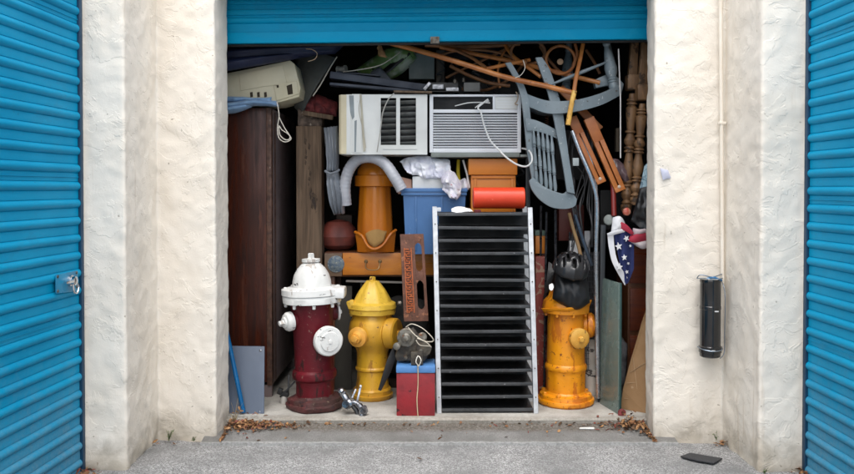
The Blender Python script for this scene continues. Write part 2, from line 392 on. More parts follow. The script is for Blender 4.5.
doorL = roller(LP, ld[:2], 3.2, -.02, 2.68, (1, -.062), seams=(9, 17, 26)).build('roller_door', M_door, bld, sharp=50)
doorR = roller(RP, rd[:2], 3.2, -.045, 2.68, (-1, -.018), seams=(8, 16, 25)).build('roller_door', M_door, bld, sharp=50)
b = MB(); b.bar((LP[0] + .006, LP[1] - .004, -.01), (LP[0] + .006, LP[1] - .004, 3.1), .016, .030, .002); b.build('guide_rail', M_guide, doorL)
b = MB(); b.bar((RP[0] - .006, RP[1] + .0, -.01), (RP[0] - .006, RP[1] + .0, 2.66), .016, .03, .002); b.build('guide_rail', M_guide, doorR)
# side slab edge below the doors
# raised door over the packed unit, a little out of level
def tilt(mbx, ang, c):
    M = Matrix.Translation(c) @ Matrix.Rotation(ang, 4, 'Y') @ Matrix.Translation(-c); mbx.v = [M @ v for v in mbx.v]; return mbx
TC = V3((.06, 4.9, 2.36)); TA = R(-.62)
hz = 2.415
M_head = M_door
secs = [(0, 0), (.052, 0), (.056, .006), (.060, .012), (.073, .016), (.086, .012), (.091, .002), (.104, .0), (.107, .008), (.122, .011), (.137, .007), (.141, -.002), (.168, -.002),
        (.172, .008), (.187, .013), (.202, .008), (.206, -.002), (.235, -.002), (.239, .008), (.254, .013), (.268, .008), (.272, 0), (.7, 0)]
hd = MB(); vs, fs = [], []
for k in range(13):
    for (z, h) in secs[:-1] + [(.32, 0)]: vs.append((-1.235 + 2.60 * k / 12, 4.90 - h + .0015 * noise.noise(V3((k * .6, z * 5, 0))), hz - .005 + z))
m = len(secs)
for k in range(12):
    for i in range(m - 1): q = k * m + i; fs.append((q, q + m, q + m + 1, q + 1))
hd.add(vs, fs); hd.box((-1.235, 4.915, hz), (1.365, 4.935, hz + .32))
doorM = tilt(hd, TA, TC).build('roller_door', M_head, bld, sharp=40)
doorM['label'] = 'blue roller door rolled up above the opening'
tilt(MB().box((-1.235, 4.872, hz - .075), (1.365, 4.93, hz - .008), .008), TA, TC).build('bottom_bar', M_head, doorM)
tilt(MB().box((-1.235, 4.90, hz - .088), (1.365, 4.925, hz - .0755), .002), TA, TC).build('rubber_seal', pm('black_rubber', (.015, .014, .013), rough=.8), doorM)
M_steel = pm('dull_steel', (.16, .15, .13), (.08, .06, .045), scale=40, rough=.5, metal=.6)
tilt(MB().box((.02, 4.852, hz - .092), (.075, 4.871, hz - .05), .003), TA, TC).build('slide_handle', M_steel, doorM)
# padlock hasp on the left door
M_chrome = pm('bright_chrome', (.75, .76, .78), (.55, .56, .58), rough=.16, metal=1, bump=.03, rvar=.06)
def ldp(t, z, o=0):  # a point on the left door: t metres from the pilaster
    return V3((LP[0], LP[1], z + .088)) + ld.normalized() * (t + .028) + V3((1, -.062, 0)).normalized() * o
lt = MB().prism([ldp(.04, .845, .017), ldp(.25, .858, .017), ldp(.25, .948, .017), ldp(.04, .948, .017)], V3((1, -.062, 0)).normalized() * .004, .0015)
lat = lt.build('latch', pm('painted_latch', (.004, .25, .44), (.02, .17, .30), rough=.35), doorL)
b = MB(); b.lathe([(0, .028), (.012, .028), (.014, .022), (.03, .022), (.034, .016), (.036, .001)], ldp(.12, .905, .021), (1, -.062, 0), 20)
b.bar(ldp(.1, .905, .045), ldp(.21, .905, .045), .012, .016, .002); b.build('lock_barrel', M_chrome, lat)
b = MB(); b.curve([ldp(.10, .90, .045), ldp(.09, .87, .05), ldp(.105, .845, .05), ldp(.13, .85, .048), ldp(.135, .89, .045)], .005, 8); b.build('shackle', M_chrome, lat)
for (t, z) in ((.235, .938), (.235, .868), (.055, .938), (.055, .868)):
    MB().lathe([(0, .008), (.003, .007), (.005, .001)], ldp(t, z, .021), (1, -.062, 0), 10).build('screw', M_steel, lat)

# ------------------------------------------------------------------ wall fittings
M_pipe = pm('cream_painted_pipe', (.80, .735, .64), (.73, .65, .54), rough=.5, spots=((.30, .22, .15), 30, .70))
t = thing('conduit_pipe', 'thin cream painted pipe running down the right hand stucco wall', 'pipe', W(721, 280, 4.52))
MB().tube([W(720.5, -60, 4.515), W(721, 60, 4.515), W(722, 180, 4.516), W(722.5, 283, 4.515)], .0105, 12).build('pipe', M_pipe, t)
for y in (122,): MB().box(W(717.5, y, 4.530), W(726.5, y + 2.2, 4.503), .002).build('clamp', M_pipe, t)
M_blk = pm('gloss_black_plastic', (.006, .006, .007), (.012, .012, .013), rough=.16, bump=.02, coat=.5, rvar=.06)
t = thing('wall_tube', 'glossy black tube hung upright in a wire bracket on the right stucco wall', 'tube', W(710, 357, 4.49))
c = W(710, 357, 4.475); c.y = 4.475; H = W(710, 279, 4.475).z - c.z; r = S(10.3, 4.475)
MB().lathe([(0, r * .8), (.006, r * .97), (.02, r), (.028, r), (.030, r * 1.08), (.062, r * 1.08), (.066, r * .98), (.27, r * .98), (.272, r * 1.01), (.288, r * 1.01), (.29, r * .98), (H - .02, r * .98), (H - .01, r * 1.02), (H, r * .97)], c, n=40).build('canister', M_blk, t)
MB().box(c + V3((.004, -r * .985 - .002, .262)), c + V3((.026, -r * .93, .268)), .0).build('label_strip', pm('white_print', (.7, .7, .7)), t)
MB().box(c + V3((-.012, -r * 1.085 - .002, .042)), c + V3((.006, -r * 1.05, .050)), .0).build('label_strip', pm('white_print2', (.6, .6, .6)), t)
w = MB()
w.curve([c + V3((r * 1.28, .03, H * .97)), c + V3((r * 1.3, -.02, H * .8)), c + V3((r * 1.28, -.02, H * .3)), c + V3((r * 1.25, -.02, .03)), c + V3((r * .6, -.06, .005))], .0025, 6)
w.curve([c + V3((-r * 1.1, .02, .055)), c + V3((-r * .9, -r * .75, .05)), c + V3((0, -r * 1.15, .045)), c + V3((r * .9, -r * .75, .05)), c + V3((r * 1.25, .02, .055))], .0028, 6)
w.curve([c + V3((-r * 1.15, .03, H)), c + V3((-r * .8, -.05, H + .008)), c + V3((0, -r * 1.1, H + .004)), c + V3((r * .8, -.05, H + .01)), c + V3((r * 1.3, .03, H))], .003, 6)
w.curve([c + V3((-r * 1.15, .03, H)), c + V3((-r * .9, .01, H + .022)), c + V3((r * .2, 0, H + .012)), c + V3((r * 1.3, .03, H + .024))], .003, 6)
w.build('wire_bracket', pm('blue_grey_wire', (.25, .30, .36), rough=.35, metal=.8), t)
w = MB(); w.curve([c + V3((-r * .5, -.03, H + .006)), c + V3((0, -.055, H + .014)), c + V3((r * .9, -.03, H - .004))], [.006] * 17, 8); w.build('blue_clip', pm('blue_clip', (.03, .16, .35), rough=.3), t)
tag(MB().patch([W(660, 168, 4.562), W(668, 170, 4.56)], [W(663, 180, 4.56), W(671, 178, 4.56)], 8, 6, .004, .005, .004).build('paper_scrap', pm('blue_scrap', (.55, .56, .68))), 'tiny pale blue scrap stuck to the right stucco wall beside the opening', 'scrap')
q = [V3((1.36, 4.27, .004)), V3((1.43, 4.33, .003)), V3((1.575, 4.24, .004)), V3((1.50, 4.16, .006)), V3((1.43, 4.195, .007))]
tag(MB().prism(q, (0, 0, .008), .002).build('roof_shingle', pm('black_shingle', (.02, .02, .022), (.04, .04, .042), scale=120, rough=.9, bump=.6, bscale=200)), 'flat scrap of black shingle lying on the asphalt near the right pilaster', 'shingle')

# ------------------------------------------------------------------ litter: leaves and weeds
M_leafs = [pm('leaf_rust', (.27, .12, .045), (.15, .065, .028), scale=40, rough=.7), pm('leaf_tan', (.40, .22, .09), (.24, .12, .05), scale=40, rough=.7),
           pm('leaf_dark', (.09, .045, .02), rough=.8), pm('leaf_red', (.20, .045, .03), rough=.7)]
def leaves(name, spots, seed):
    random.seed(seed); obs = [MB() for _ in M_leafs]
    for (cx, cyy, sx, sy, n, hgt, wts) in spots:
        for _ in range(n):
            x, y = random.gauss(cx, sx), random.gauss(cyy, sy)
            x = max(-1.17, min(1.29, x)) if 4.5 < y < 4.9 or abs(x) < 1.29 else x
            z0 = (SLAB if y > 4.79 else apron_z(x, y) if (y > 4.50 and -1.28 < x < 1.42) else 0)
            d = math.exp(-((x - cx) / sx) ** 2 / 2); z = z0 + random.random() * hgt * d + .003
            L, Wd = random.uniform(.007, .019), random.uniform(.003, .008)
            rot = Matrix.Rotation(random.uniform(0, 6.28), 3, 'Z') @ Matrix.Rotation(random.gauss(0, .5), 3, 'X') @ Matrix.Rotation(random.gauss(0, .4), 3, 'Y')
            cu = random.uniform(.1, .6); P = [V3((-L, 0, 0)), V3((-L * .3, Wd, cu * Wd)), V3((L * .5, Wd * .8, cu * Wd)), V3((L, 0, 0)), V3((L * .5, -Wd * .8, cu * Wd)), V3((-L * .3, -Wd, cu * Wd)), V3((0, 0, -cu * Wd * .2))]
            k = random.choices(range(4), wts)[0]
            zc = max(0, min((rot @ p).z for p in P) * -1)
            obs[k].add([rot @ p + V3((x, y, z + zc)) for p in P], [(0, 1, 6), (1, 2, 6), (2, 3, 6), (3, 4, 6), (4, 5, 6), (5, 0, 6)])
    me = None; b = MB(); idx = []
    for k, o in enumerate(obs): b.add(o.v, o.f); idx += [k] * len(o.f)
    ob = b.build(name, M_leafs[0], org=(spots[0][0], spots[0][1], 0), flat=True)
    for m_ in M_leafs[1:]: ob.data.materials.append(m_)
    return ob, idx
def leaf_heap(label, spots, seed):
    # materials per face: build a heap as one mesh with four leaf colours
    ob, idx = leaves('fallen_leaves', spots, seed)
    ob.data.polygons.foreach_set('material_index', idx)
    return tag(ob, label, 'leaves', kind='stuff')
leaf_heap('heap of rusty brown leaves at the left end of the doorstep', [(-1.12, 4.70, .06, .05, 200, .035, (5, 3, 2, 1)), (-.99, 4.715, .09, .03, 170, .02, (6, 3, 1, 1)), (-.82, 4.72, .11, .03, 40, .006, (3, 4, 1, 0))], 1)
leaf_heap('heap of brown leaves at the right end of the doorstep', [(1.22, 4.72, .05, .045, 230, .035, (4, 5, 3, 1)), (1.27, 4.62, .02, .05, 60, .015, (3, 3, 3, 1)), (1.12, 4.73, .06, .04, 50, .01, (3, 3, 2, 2))], 2)
leaf_heap('small clump of rusty leaves in the corner at the left pilaster', [(-1.50, 4.55, .035, .03, 90, .02, (5, 2, 2, 0)), (-1.73, 4.03, .03, .03, 35, .01, (4, 2, 2, 2))], 3)
leaf_heap('small clump of leaves in the corner below the black tube', [(1.655, 4.50, .03, .02, 55, .015, (3, 5, 1, 0)), (1.94, 4.03, .05, .03, 60, .02, (4, 3, 3, 0))], 4)
leaf_heap('thin scatter of leaf crumbs along the doorstep', [(0, 4.745, .7, .015, 26, .002, (2, 3, 3, 2)), (.75, 4.74, .25, .015, 26, .003, (3, 3, 2, 3)), (-.5, 4.74, .22, .015, 20, .002, (3, 5, 2, 0)), (.2, 4.62, .8, .05, 14, .001, (1, 3, 2, 3)), (.4, 4.3, 1.0, .2, 6, .001, (1, 2, 1, 1))], 5)
random.seed(31); b = MB()
for _ in range(900):
    x = random.uniform(-1.17, 1.29); y = 4.765 - abs(random.gauss(0, .045)); s_ = random.uniform(.0015, .0042); z = apron_z(x, y) + s_ * .4
    rot = Matrix.Rotation(random.uniform(0, 6.28), 3, 'Z') @ Matrix.Rotation(random.uniform(0, 6.28), 3, 'X')
    b.add([rot @ V3(p) * s_ + V3((x, y, z)) for p in ((1, 0, 0), (-1, .2, 0), (0, 1, .1), (0, -.9, 0), (0, 0, .8), (.1, 0, -.8))], [(0, 2, 4), (2, 1, 4), (1, 3, 4), (3, 0, 4), (2, 0, 5), (1, 2, 5), (3, 1, 5), (0, 3, 5)])
tag(b.build('grit', pm('brown_grit', (.16, .12, .08), (.30, .28, .25), scale=60, rough=.9, contrast=(.45, .55)), org=(0, 4.7, .03), flat=True), 'loose brown grit and crumbs along the foot of the step', 'grit', kind='stuff')
M_weed = pm('weed_green', (.10, .17, .05), (.17, .20, .08), scale=30, rough=.7)
def weed(org, n, h, label, dry=False, seed=0):
    random.seed(seed); b = MB(); lf = MB(); org = V3(org)
    for _ in range(n):
        a = random.uniform(0, 6.28); k = random.uniform(.3, 1) * h; d = V3((math.cos(a), math.sin(a) * .5 - .3, 0)) * k * .5
        pts = smooth([org, org + d * .4 + V3((0, 0, k * .6)), org + d + V3((0, 0, k))], 4); b.tube(pts, [.0014 - .0009 * i / len(pts) for i in range(len(pts))], 4)
        for q in pts[3:]:
            if dry: continue
            L = random.uniform(.006, .013); v = V3((random.uniform(-1, 1), -.6, random.uniform(-.2, .8))).normalized() * L; s = v.cross(V3((0, 0, 1))).normalized() * L * .45
            lf.add([q, q + v * .5 + s, q + v, q + v * .5 - s], [(0, 1, 2, 3)])
    t = thing('dry_weed' if dry else 'weed', label, 'weed', org)
    b.build('stem', pm('dry_straw', (.42, .33, .18), rough=.8) if dry else M_weed, t)
    if not dry: lf.build('foliage', M_weed, t, flat=True)
weed((-1.48, 4.56, 0), 14, .07, 'small green weed in the corner between left pilaster and wall', seed=1)
weed((-1.335, 4.555, 0), 6, .03, 'tiny green weed at the foot of the left wall', seed=2)
weed((1.71, 4.03, 0), 7, .035, 'tiny green weed at the foot of the right pilaster', seed=3)
weed((1.64, 4.51, .02), 5, .05, 'tiny weed in the right corner under the pipe', seed=8)
weed((-1.15, 4.765, .04), 12, .16, 'dry straw weed at the foot of the blue pole', True, 4)
tag(MB().prism([V3((.895, 4.675, .035)), V3((.98, 4.665, .036)), V3((.985, 4.688, .036)), V3((.96, 4.692, .036)), V3((.90, 4.686, .035))], (0, 0, .006), .001).build('litter_scrap', pm('white_litter', (.8, .79, .76))), 'narrow white scrap lying on the doorstep below the orange hydrant', 'litter')
# ------------------------------------------------------------------ hydrants
def nut(mbx, c, axis, r, L, n=5):
    mbx.lathe([(0, r), (L * .9, r * .92), (L, r * .7)], c, axis, n); return mbx
def hydrant(label, px0, Y, base_py, M, Mcap, spec, lean=0):
    """spec: flange_r, barrel_r, rings, nozzle list, bonnet; heights given as photo rows at distance Y"""
    x0 = W(px0, base_py, Y).x; org = V3((x0, Y, SLAB)); z = lambda py: W(px0, py, Y).z - SLAB
    RM = Matrix.Translation(org) @ Matrix.Rotation(R(lean), 4, 'Y') @ Matrix.Translation(-org)
    t = thing('fire_hydrant', label, 'fire hydrant', org, 'old fire hydrants standing on the floor slab')
    def put(b, name, m, parent=t, **k): b.v = [RM @ v for v in b.v]; return b.build(name, m, parent, **k)
    fr, fh = spec['flange']
    put(MB().lathe([(0, fr * .93), (.012, fr * .99), (.03, fr), (fh * .6, fr * .98), (fh * .62, fr * .92), (fh, fr * .90), (fh + .008, spec['r'][0][1] + .008), (fh + .02, spec['r'][0][1])], org, n=48, wob=spec.get('wob', .004)), 'base_flange', spec.get('base_mat', M))
    body = MB().lathe([(z(py) if py > 3 else py, r) for py, r in spec['r']], org, n=64, wob=.0028, flute=spec.get('flute'))
    body = put(body, 'barrel', M)
    if spec.get('bolts'):
        for k in range(8):
            a = k * math.pi / 4 + .3; c = org + V3((math.cos(a), math.sin(a), 0)) * fr * .80 + V3((0, 0, fh * .86))
            put(nut(MB(), c, (0, 0, 1), .017, .026, 6), 'bolt', M)
    for (ppx, ppy, dY, ax, prof, mm, nr, nl, nm) in spec['nozzles']:
        c = W(ppx, ppy, Y + dY); ax = V3(ax).normalized()
        nz = put(MB().lathe(prof[0], c, ax, 32), 'nozzle', M)
        hh = prof[1][-1][0]
        cp = put(MB().lathe(prof[1], c, ax, 36, wob=.0015), 'nozzle_cap', mm, nz)
        put(nut(MB(), c + ax * (hh - .002), ax, nr, nl, nm), 'cap_nut', mm, nz)
    bz = spec['bonnet']; bo = put(MB().lathe([(z(py), r) for py, r in bz['prof']], org + V3((bz.get('dx', 0), 0, 0)), n=48, wob=.003, flute=bz.get('flute')), 'bonnet', Mcap, None or t)
    for k in range(bz.get('n', 8)):
        a = k * 2 * math.pi / 8 + .2; c = org + V3((math.cos(a) * bz['br'], math.sin(a) * bz['br'], z(bz['by']))) + V3((bz.get('dx', 0), 0, 0))
        put(nut(MB(), c, (0, 0, -1), .011, .024, 6), 'bonnet_bolt', Mcap, bo)
        put(nut(MB(), c + V3((0, 0, bz.get('bt', .03))), (0, 0, 1), .012, .012, 6), 'bonnet_bolt', Mcap, bo)
    if 'nut' in bz:
        p0, p1, rr = bz['nut']; put(nut(MB(), org + V3((bz.get('dx', 0), 0, z(p0))), (0, 0, 1), rr, z(p1) - z(p0), 5), 'operating_nut', Mcap, bo)
    return t, put, org, z
M_red = pm('maroon_hydrant_paint', (.125, .008, .014), (.075, .006, .010), scale=5, rough=.45, spec=.28, bump=.55, bscale=28, spots=((.035, .010, .010), 14, .57, (1, 1, .35)), spots2=((.20, .11, .09), 44, .645))
M_wht = pm('chipped_white_paint', (.80, .79, .76), (.66, .65, .62), scale=6, rough=.42, bump=.35, bscale=40, spots=((.05, .045, .04), 15, .635, (1, 1, 2.2)), spots2=((.42, .37, .33), 12, .60, (1, 1, .35)))
M_yel = pm('dull_yellow_paint', (.66, .36, .022), (.48, .23, .018), scale=5, rough=.45, bump=.55, bscale=26, spots=((.38, .17, .02), 12, .57, (1, 1, .3)), spots2=((.13, .06, .02), 36, .645))
M_yelc = pm('lemon_yellow_paint', (.80, .52, .06), (.62, .38, .04), scale=6, rough=.42, bump=.3, bscale=40, spots=((.22, .09, .03), 16, .63), spots2=((.45, .25, .04), 40, .62))
M_org = pm('orange_yellow_paint', (.80, .30, .006), (.64, .215, .005), scale=4, rough=.42, bump=.55, bscale=26, spots=((.22, .06, .012), 42, .61), spots2=((.50, .14, .006), 10, .57, (1, 1, .35)))
M_peel = pm('orange_peeling_cap', (.72, .30, .03), (.62, .34, .06), rough=.5, bump=.4, spots=((.12, .05, .02), 28, .62))
M_ocap = pm('orange_cap', (.75, .33, .04), (.70, .42, .10), rough=.5)
Y = 5.03
t, put, og, z = hydrant('maroon fire hydrant with chipped white bonnet and white nozzle caps', 315.5, Y, 415, M_red, M_wht, dict(
    flange=(.180, .065), wob=.016, base_mat=pm('dirty_maroon', (.085, .018, .018), (.045, .02, .016), scale=9, rough=.7, bump=.9, bscale=40, spots=((.20, .15, .10), 60, .635), spots2=((.03, .012, .012), 18, .57)),
    r=[(.065, .118), (384, .117), (379, .12), (376.5, .137), (373, .141), (370, .137), (368, .122), (350, .122), (320, .128), (311, .132), (300, .138), (297, .14)],
    nozzles=[(325, 339, -.09, (.50, -.86, -.02), ([(0, .072), (.055, .072), (.057, .082), (.064, .082)], [(.060, .084), (.064, .091), (.096, .091), (.103, .084), (.105, .062), (.112, .058), (.114, .02)]), M_wht, .016, .006, 5),
             (301, 319, -.05, (-.80, -.60, -.08), ([(0, .055), (.04, .053), (.042, .048), (.055, .048)], [(.045, .05), (.05, .060), (.075, .060), (.09, .050), (.095, .034), (.105, .032)]), M_wht, .020, .032, 5),
             (333, 313, .06, (.9, .35, 0), ([(0, .05), (.03, .05), (.032, .045), (.04, .045)], [(.04, .045), (.043, .052), (.055, .05)]), M_wht, .016, .02, 5)],
    bonnet=dict(prof=[(302, .14), (301.5, .182), (296, .186), (294, .180), (293.5, .190), (288, .188), (286.5, .150), (286, .122), (280, .119), (274, .108), (268, .086), (264, .062), (262, .045), (261.6, .058), (258.8, .058), (258.5, .028), (258, .024)],
                br=.165, by=302, bt=.09, nut=(258.4, 253, .021), n=8)), -1.6)
b = MB(); b.obox(V3((og.x + .172, og.y - .03, og.z + z(292))), (.085, .15, .065), Matrix.Rotation(R(3), 3, 'Y'), .014); put(b, 'bonnet_lug', M_wht)
Y = 5.26
t, put, og, z = hydrant('yellow fire hydrant with cone shaped bonnet and a big cap turned right', 372.5, Y, 404, M_yel, M_yelc, dict(
    flange=(.135, .05), wob=.006, bolts=False,
    r=[(.05, .115), (390, .112), (380, .103), (369.5, .100), (368, .112), (366.5, .112), (365, .104), (352, .103), (347, .112), (343, .135), (337, .150), (328, .155), (321, .145), (316, .128), (312, .124)],
    nozzles=[(383, 332.5, -.05, (.93, -.36, 0), ([(-.06, .092), (.03, .094), (.032, .086), (.038, .086)], [(.037, .092), (.040, .100), (.095, .098), (.104, .088), (.107, .05)]), M_yel, .024, .03, 5),
             (360.5, 335.5, -.13, (-.35, -.94, -.06), ([(0, .052), (.03, .052), (.032, .048), (.035, .048)], [(.03, .052), (.034, .064), (.055, .062), (.062, .04), (.085, .032)]), M_ocap, .026, .018, 6)],
    bonnet=dict(prof=[(313, .125), (312.6, .148), (308.5, .150), (307.8, .146), (307.2, .155), (303, .150), (301, .122), (296, .105), (290, .083), (284, .052), (281, .036), (280.5, .026)], flute=(0, .9, .007, 8),
                br=.138, by=312, bt=.045, nut=(280.6, 276.5, .022), n=5)), 0)
b = MB(); b.obox(V3((og.x - .135, og.y - .06, og.z + z(303))), (.05, .05, .055), Matrix.Rotation(R(-20), 3, 'Y'), .012); put(b, 'bonnet_lug', M_yelc)
Y = 5.13
t, put, og, z = hydrant('orange yellow fire hydrant under a black helmet at the right', 565.5, Y, 411, M_org, M_org, dict(
    flange=(.182, .062), wob=.004, bolts=True,
    r=[(.062, .122), (393, .122), (372, .119), (369, .121), (368, .132), (365.5, .134), (363.5, .130), (362, .122), (338, .118), (318, .116), (312, .116), (309, .124)], flute=(.10, .22, .007, 10),
    nozzles=[(583, 325, .03, (.93, -.10, 0), ([(-.02, .075), (.02, .075), (.022, .066), (.03, .066)], [(.022, .07), (.028, .080), (.055, .080), (.068, .07), (.07, .04)]), M_org, .02, .03, 5),
             (575, 336.5, -.09, (.28, -.95, -.03), ([(0, .055), (.035, .055), (.037, .05), (.045, .05)], [(.038, .05), (.042, .064), (.07, .064), (.078, .052), (.08, .03)]), M_peel, .02, .024, 5)],
    bonnet=dict(prof=[(312, .118), (311.6, .146), (306, .150), (304, .146), (300, .140), (296, .115), (290, .100), (284, .07), (280, .04), (279, .03)],
                br=.134, by=311, bt=.05, n=8)), 0)
b = MB(); b.patch([V3((og.x - .165, og.y - .07, og.z + z(307))), V3((og.x, og.y - .17, og.z + z(303.5))), V3((og.x + .155, og.y - .06, og.z + z(299)))],
                  [V3((og.x - .15, og.y - .06, og.z + z(311))), V3((og.x, og.y - .15, og.z + z(308))), V3((og.x + .14, og.y - .05, og.z + z(306)))], 16, 4, .03, .006); put(b, 'bonnet_rim', M_org)
# helmet and bag on the orange hydrant
M_fab = pm('black_bag_cloth', (.007, .007, .008), (.012, .012, .013), rough=.45, bump=.4, bscale=30)
Yb = 5.0
tag(MB().patch(px([(556, 272), (568, 268), (586, 271)], Yb + .05), px([(553, 298), (572, 311), (590, 303)], Yb + .0), 24, 18, .02, .085, .02, 12, 3).build('black_bag', M_fab), 'black cloth bag slumped over the bonnet of the orange hydrant', 'bag')
t = thing('bike_helmet', 'black bicycle helmet with vents lying on top of the black bag', 'helmet', W(568, 277, Yb))
hv, hf = [], []; hc = W(570, 270, Yb); ns, nt_ = 22, 26
HR = Matrix.Rotation(R(12), 3, 'X') @ Matrix.Rotation(R(8), 3, 'Y')
for i in range(ns + 1):
    for j in range(nt_ + 1):
        s_ = R(-88 + 176 * i / ns); u_ = R(-12 + 200 * j / nt_); rr_ = 1 + .035 * math.cos(s_ * 11)
        hv.append(hc + HR @ V3((math.sin(s_) * .112, -math.cos(u_) * math.cos(s_) * .135 * rr_, math.sin(u_) * math.cos(s_) * .118 * rr_)))
for i in range(ns):
    for j in range(nt_):
        if (i in (3, 18) and 6 <= j <= 15) or (i in (6, 15) and (5 <= j <= 10 or 13 <= j <= 19)) or (i in (8, 13) and 8 <= j <= 13) or (i in (10, 11) and (5 <= j <= 8 or 11 <= j <= 16)): continue
        q = i * (nt_ + 1) + j; hf.append((q, q + nt_ + 1, q + nt_ + 2, q + 1))
ho = MB().add(hv, hf).build('shell', pm('helmet_shell', (.018, .018, .02), rough=.32, bump=.05), t)
sm_ = ho.modifiers.new('thickness', 'SOLIDIFY'); sm_.thickness = .018; sm_.offset = -1
MB().lathe([(0, .080), (.03, .080), (.06, .066), (.085, .04), (.09, .02)], hc - V3((0, 0, .015)), (.1, -.1, 1)).build('liner', M_fab, t)

# ------------------------------------------------------------------ the louvred rack in the middle
M_alu = pm('white_alu_rail', (.66, .67, .68), (.50, .51, .53), scale=20, rough=.4, spots=((.10, .10, .10), 40, .70), spots2=((.25, .25, .25), 12, .68, (1, 1, .2)))
M_tray = pm('black_enamel', (.012, .012, .013), (.02, .02, .021), scale=12, rough=.4, bump=.06, bscale=30, spots=((.08, .08, .08), 30, .64))
M_lip = pm('lit_worn_black_edge', (.035, .036, .038), (.06, .062, .065), scale=18, rough=.32, bump=.06, stretch=(.4, 1, 1), spots=((.22, .22, .23), 34, .66))  # worn lip, base lighter than the trays to paint the light it catches
Yr = 4.89
t = thing('tray_rack', 'tall rack of black trays between two white rails standing on the step', 'rack', W(487, 414, Yr))
for s, (xa, xb) in ((-1, (434.8, 439.2)), (1, (529.8, 535.8))):
    b = MB(); p, q = W(xb, 413.5, Yr), W(xa, 207.5, Yr + .035); p.z = SLAB
    b.bar(p, q, .028, .036, .002); b.bar(p + V3((0, .27, 0)), q + V3((0, .27, 0)), .028, .03, .002); rl = b.build('side_rail', M_alu, t)
    b = MB(); 
    for k in range(7):
        c = p.lerp(q, .08 + k * .14); MB().lathe([(0, .004), (.003, .004), (.004, .001)], c + V3((0, -.019, 0)), (0, -1, 0), 8).build('rivet', M_steel, rl)
    if s == -1: MB().box(W(433, 207.5, Yr + .05), W(441, 211.5, Yr + .02), .003).build('rail_cap', M_alu, rl)
b = MB(); pa_, pb_ = W(438, 213, Yr + .3), W(532, 413, Yr + .3); b.box((pa_.x + .004, Yr + .285, SLAB + .01), (pb_.x - .012, Yr + .289, pa_.z)); b.build('gap_shade_panel', pm('gap_shade_black', (.008, .008, .009), rough=.6), t)  # added black sheet stands in for the shade between the trays
ys = [214.6 + (410 - 214.6) * k / 15 for k in range(16)]
for k, yy in enumerate(ys):
    f = (yy - 207) / 207; xl = 435.5 + 4.6 * f + 2; xr = 529.5 + 6.0 * f - 2; yd = Yr + .035 * (1 - f) - .004
    p, q = W(xl, yy, yd), W(xr, yy, yd); b = MB(); sag = random.uniform(-.006, .006)
    lip = MB().bar(p, q + V3((0, 0, sag)), .019, .014, .003)
    b.obox((p + q) / 2 + V3((0, .135, .0045)), ((q - p).length - .002, .26, .003), None, 0)
    b.bar(p + V3((0, .26, 0)), q + V3((0, .26, 0)), .019, .008, .002)
    tr = b.build('tray', M_tray, t); lip.build('front_lip', M_lip, tr)

# ------------------------------------------------------------------ boxes and machines in front
M_bred = pm('faded_red_plastic', (.30, .018, .025), (.20, .015, .02), scale=9, rough=.5, bump=.2, spots=((.05, .01, .012), 14, .62), spots2=((.35, .20, .18), 60, .70))
M_bblue = pm('faded_blue_plastic', (.10, .26, .55), (.07, .19, .42), rough=.45)
t = thing('battery_box', 'red box with a blue lid and string tied round it beside the rack', 'box', W(416, 418, 4.9))
p0, p1 = W(396.5, 416, 4.82), W(435, 373, 4.82)
MB().box((p0.x, 4.82, SLAB), (p1.x, 5.04, p1.z), .006).build('case', M_bred, t)
MB().box((p0.x - .002, 4.815, p1.z + .001), (p1.x + .002, 5.045, W(0, 366.5, 4.82).z), .006).build('lid', M_bblue, t)
zt = W(0, 366, 4.82).z
b = MB(); b.curve([V3((W(417.5, 0, 4.81).x, 5.0, zt + .002)), V3((W(417.5, 0, 4.81).x, 4.83, zt + .003)), W(418, 368, 4.808), W(418, 385, 4.812), W(417, 400, 4.812), W(418, 417, 4.812)], .0032, 6)
b.build('string', pm('straw_string', (.62, .48, .30), rough=.8), t)
b = MB(); b.curve(px([(419, 366, 4.80), (421, 360, 4.79), (418, 356, 4.8), (416, 362, 4.79), (419, 366, 4.8)]), .003, 6); b.build('knot', pm('white_string', (.7, .66, .58), rough=.8), t)
# little engine sitting on the box
M_grease = pm('greasy_metal', (.09, .075, .055), (.035, .028, .022), scale=25, rough=.5, metal=.3, bump=.5, bscale=70, spots=((.22, .09, .03), 30, .64), spots2=((.35, .33, .30), 50, .68))
M_cast = pm('cast_aluminium', (.24, .22, .185), (.09, .075, .055), scale=30, rough=.45, metal=.5, bump=.5, spots=((.16, .06, .025), 24, .60))
Ye = 4.93
t = thing('small_engine', 'greasy metal motor with round cap wrapped in pale wire on the blue lid', 'motor', W(414, 366, Ye))
b = MB(); b.prism(px([(395, 356), (399, 346), (402, 340), (424, 338), (431, 350), (425, 361), (397, 361)], Ye - .03), (0, .12, 0), .006)
b.box(W(397, 366, Ye - .02) , W(425, 360, Ye + .09), .003); b.build('housing', M_grease, t)
c = W(407, 337.5, Ye - .03)
MB().lathe([(0, .058), (.03, .058), (.034, .052), (.04, .052), (.043, .034), (.055, .032), (.06, .02), (.068, .018), (.07, .004)], c + V3((0, .02, 0)), (-.12, -1, .02), 32).build('round_cap', M_cast, t)
MB().lathe([(0, .022), (.03, .022), (.035, .012)], W(398, 345.5, Ye - .05), (-.3, -1, 0), 16).build('fitting', M_cast, t)
b = MB(); b.lathe([(0, .028), (.05, .028), (.055, .02)], W(421, 337, Ye + .02), (.2, -1, .2), 16)
b.build('fitting', M_cast, t); MB().lathe([(0, .012), (.03, .012)], W(421, 350, Ye - .03), (0, -1, 0), 6).build('bolt', M_cast, t)
b = MB(); b.lathe([(0, .010), (.025, .010)], W(406, 357, Ye - .03), (0, -1, 0), 6)
b.build('bolt', M_cast, t)
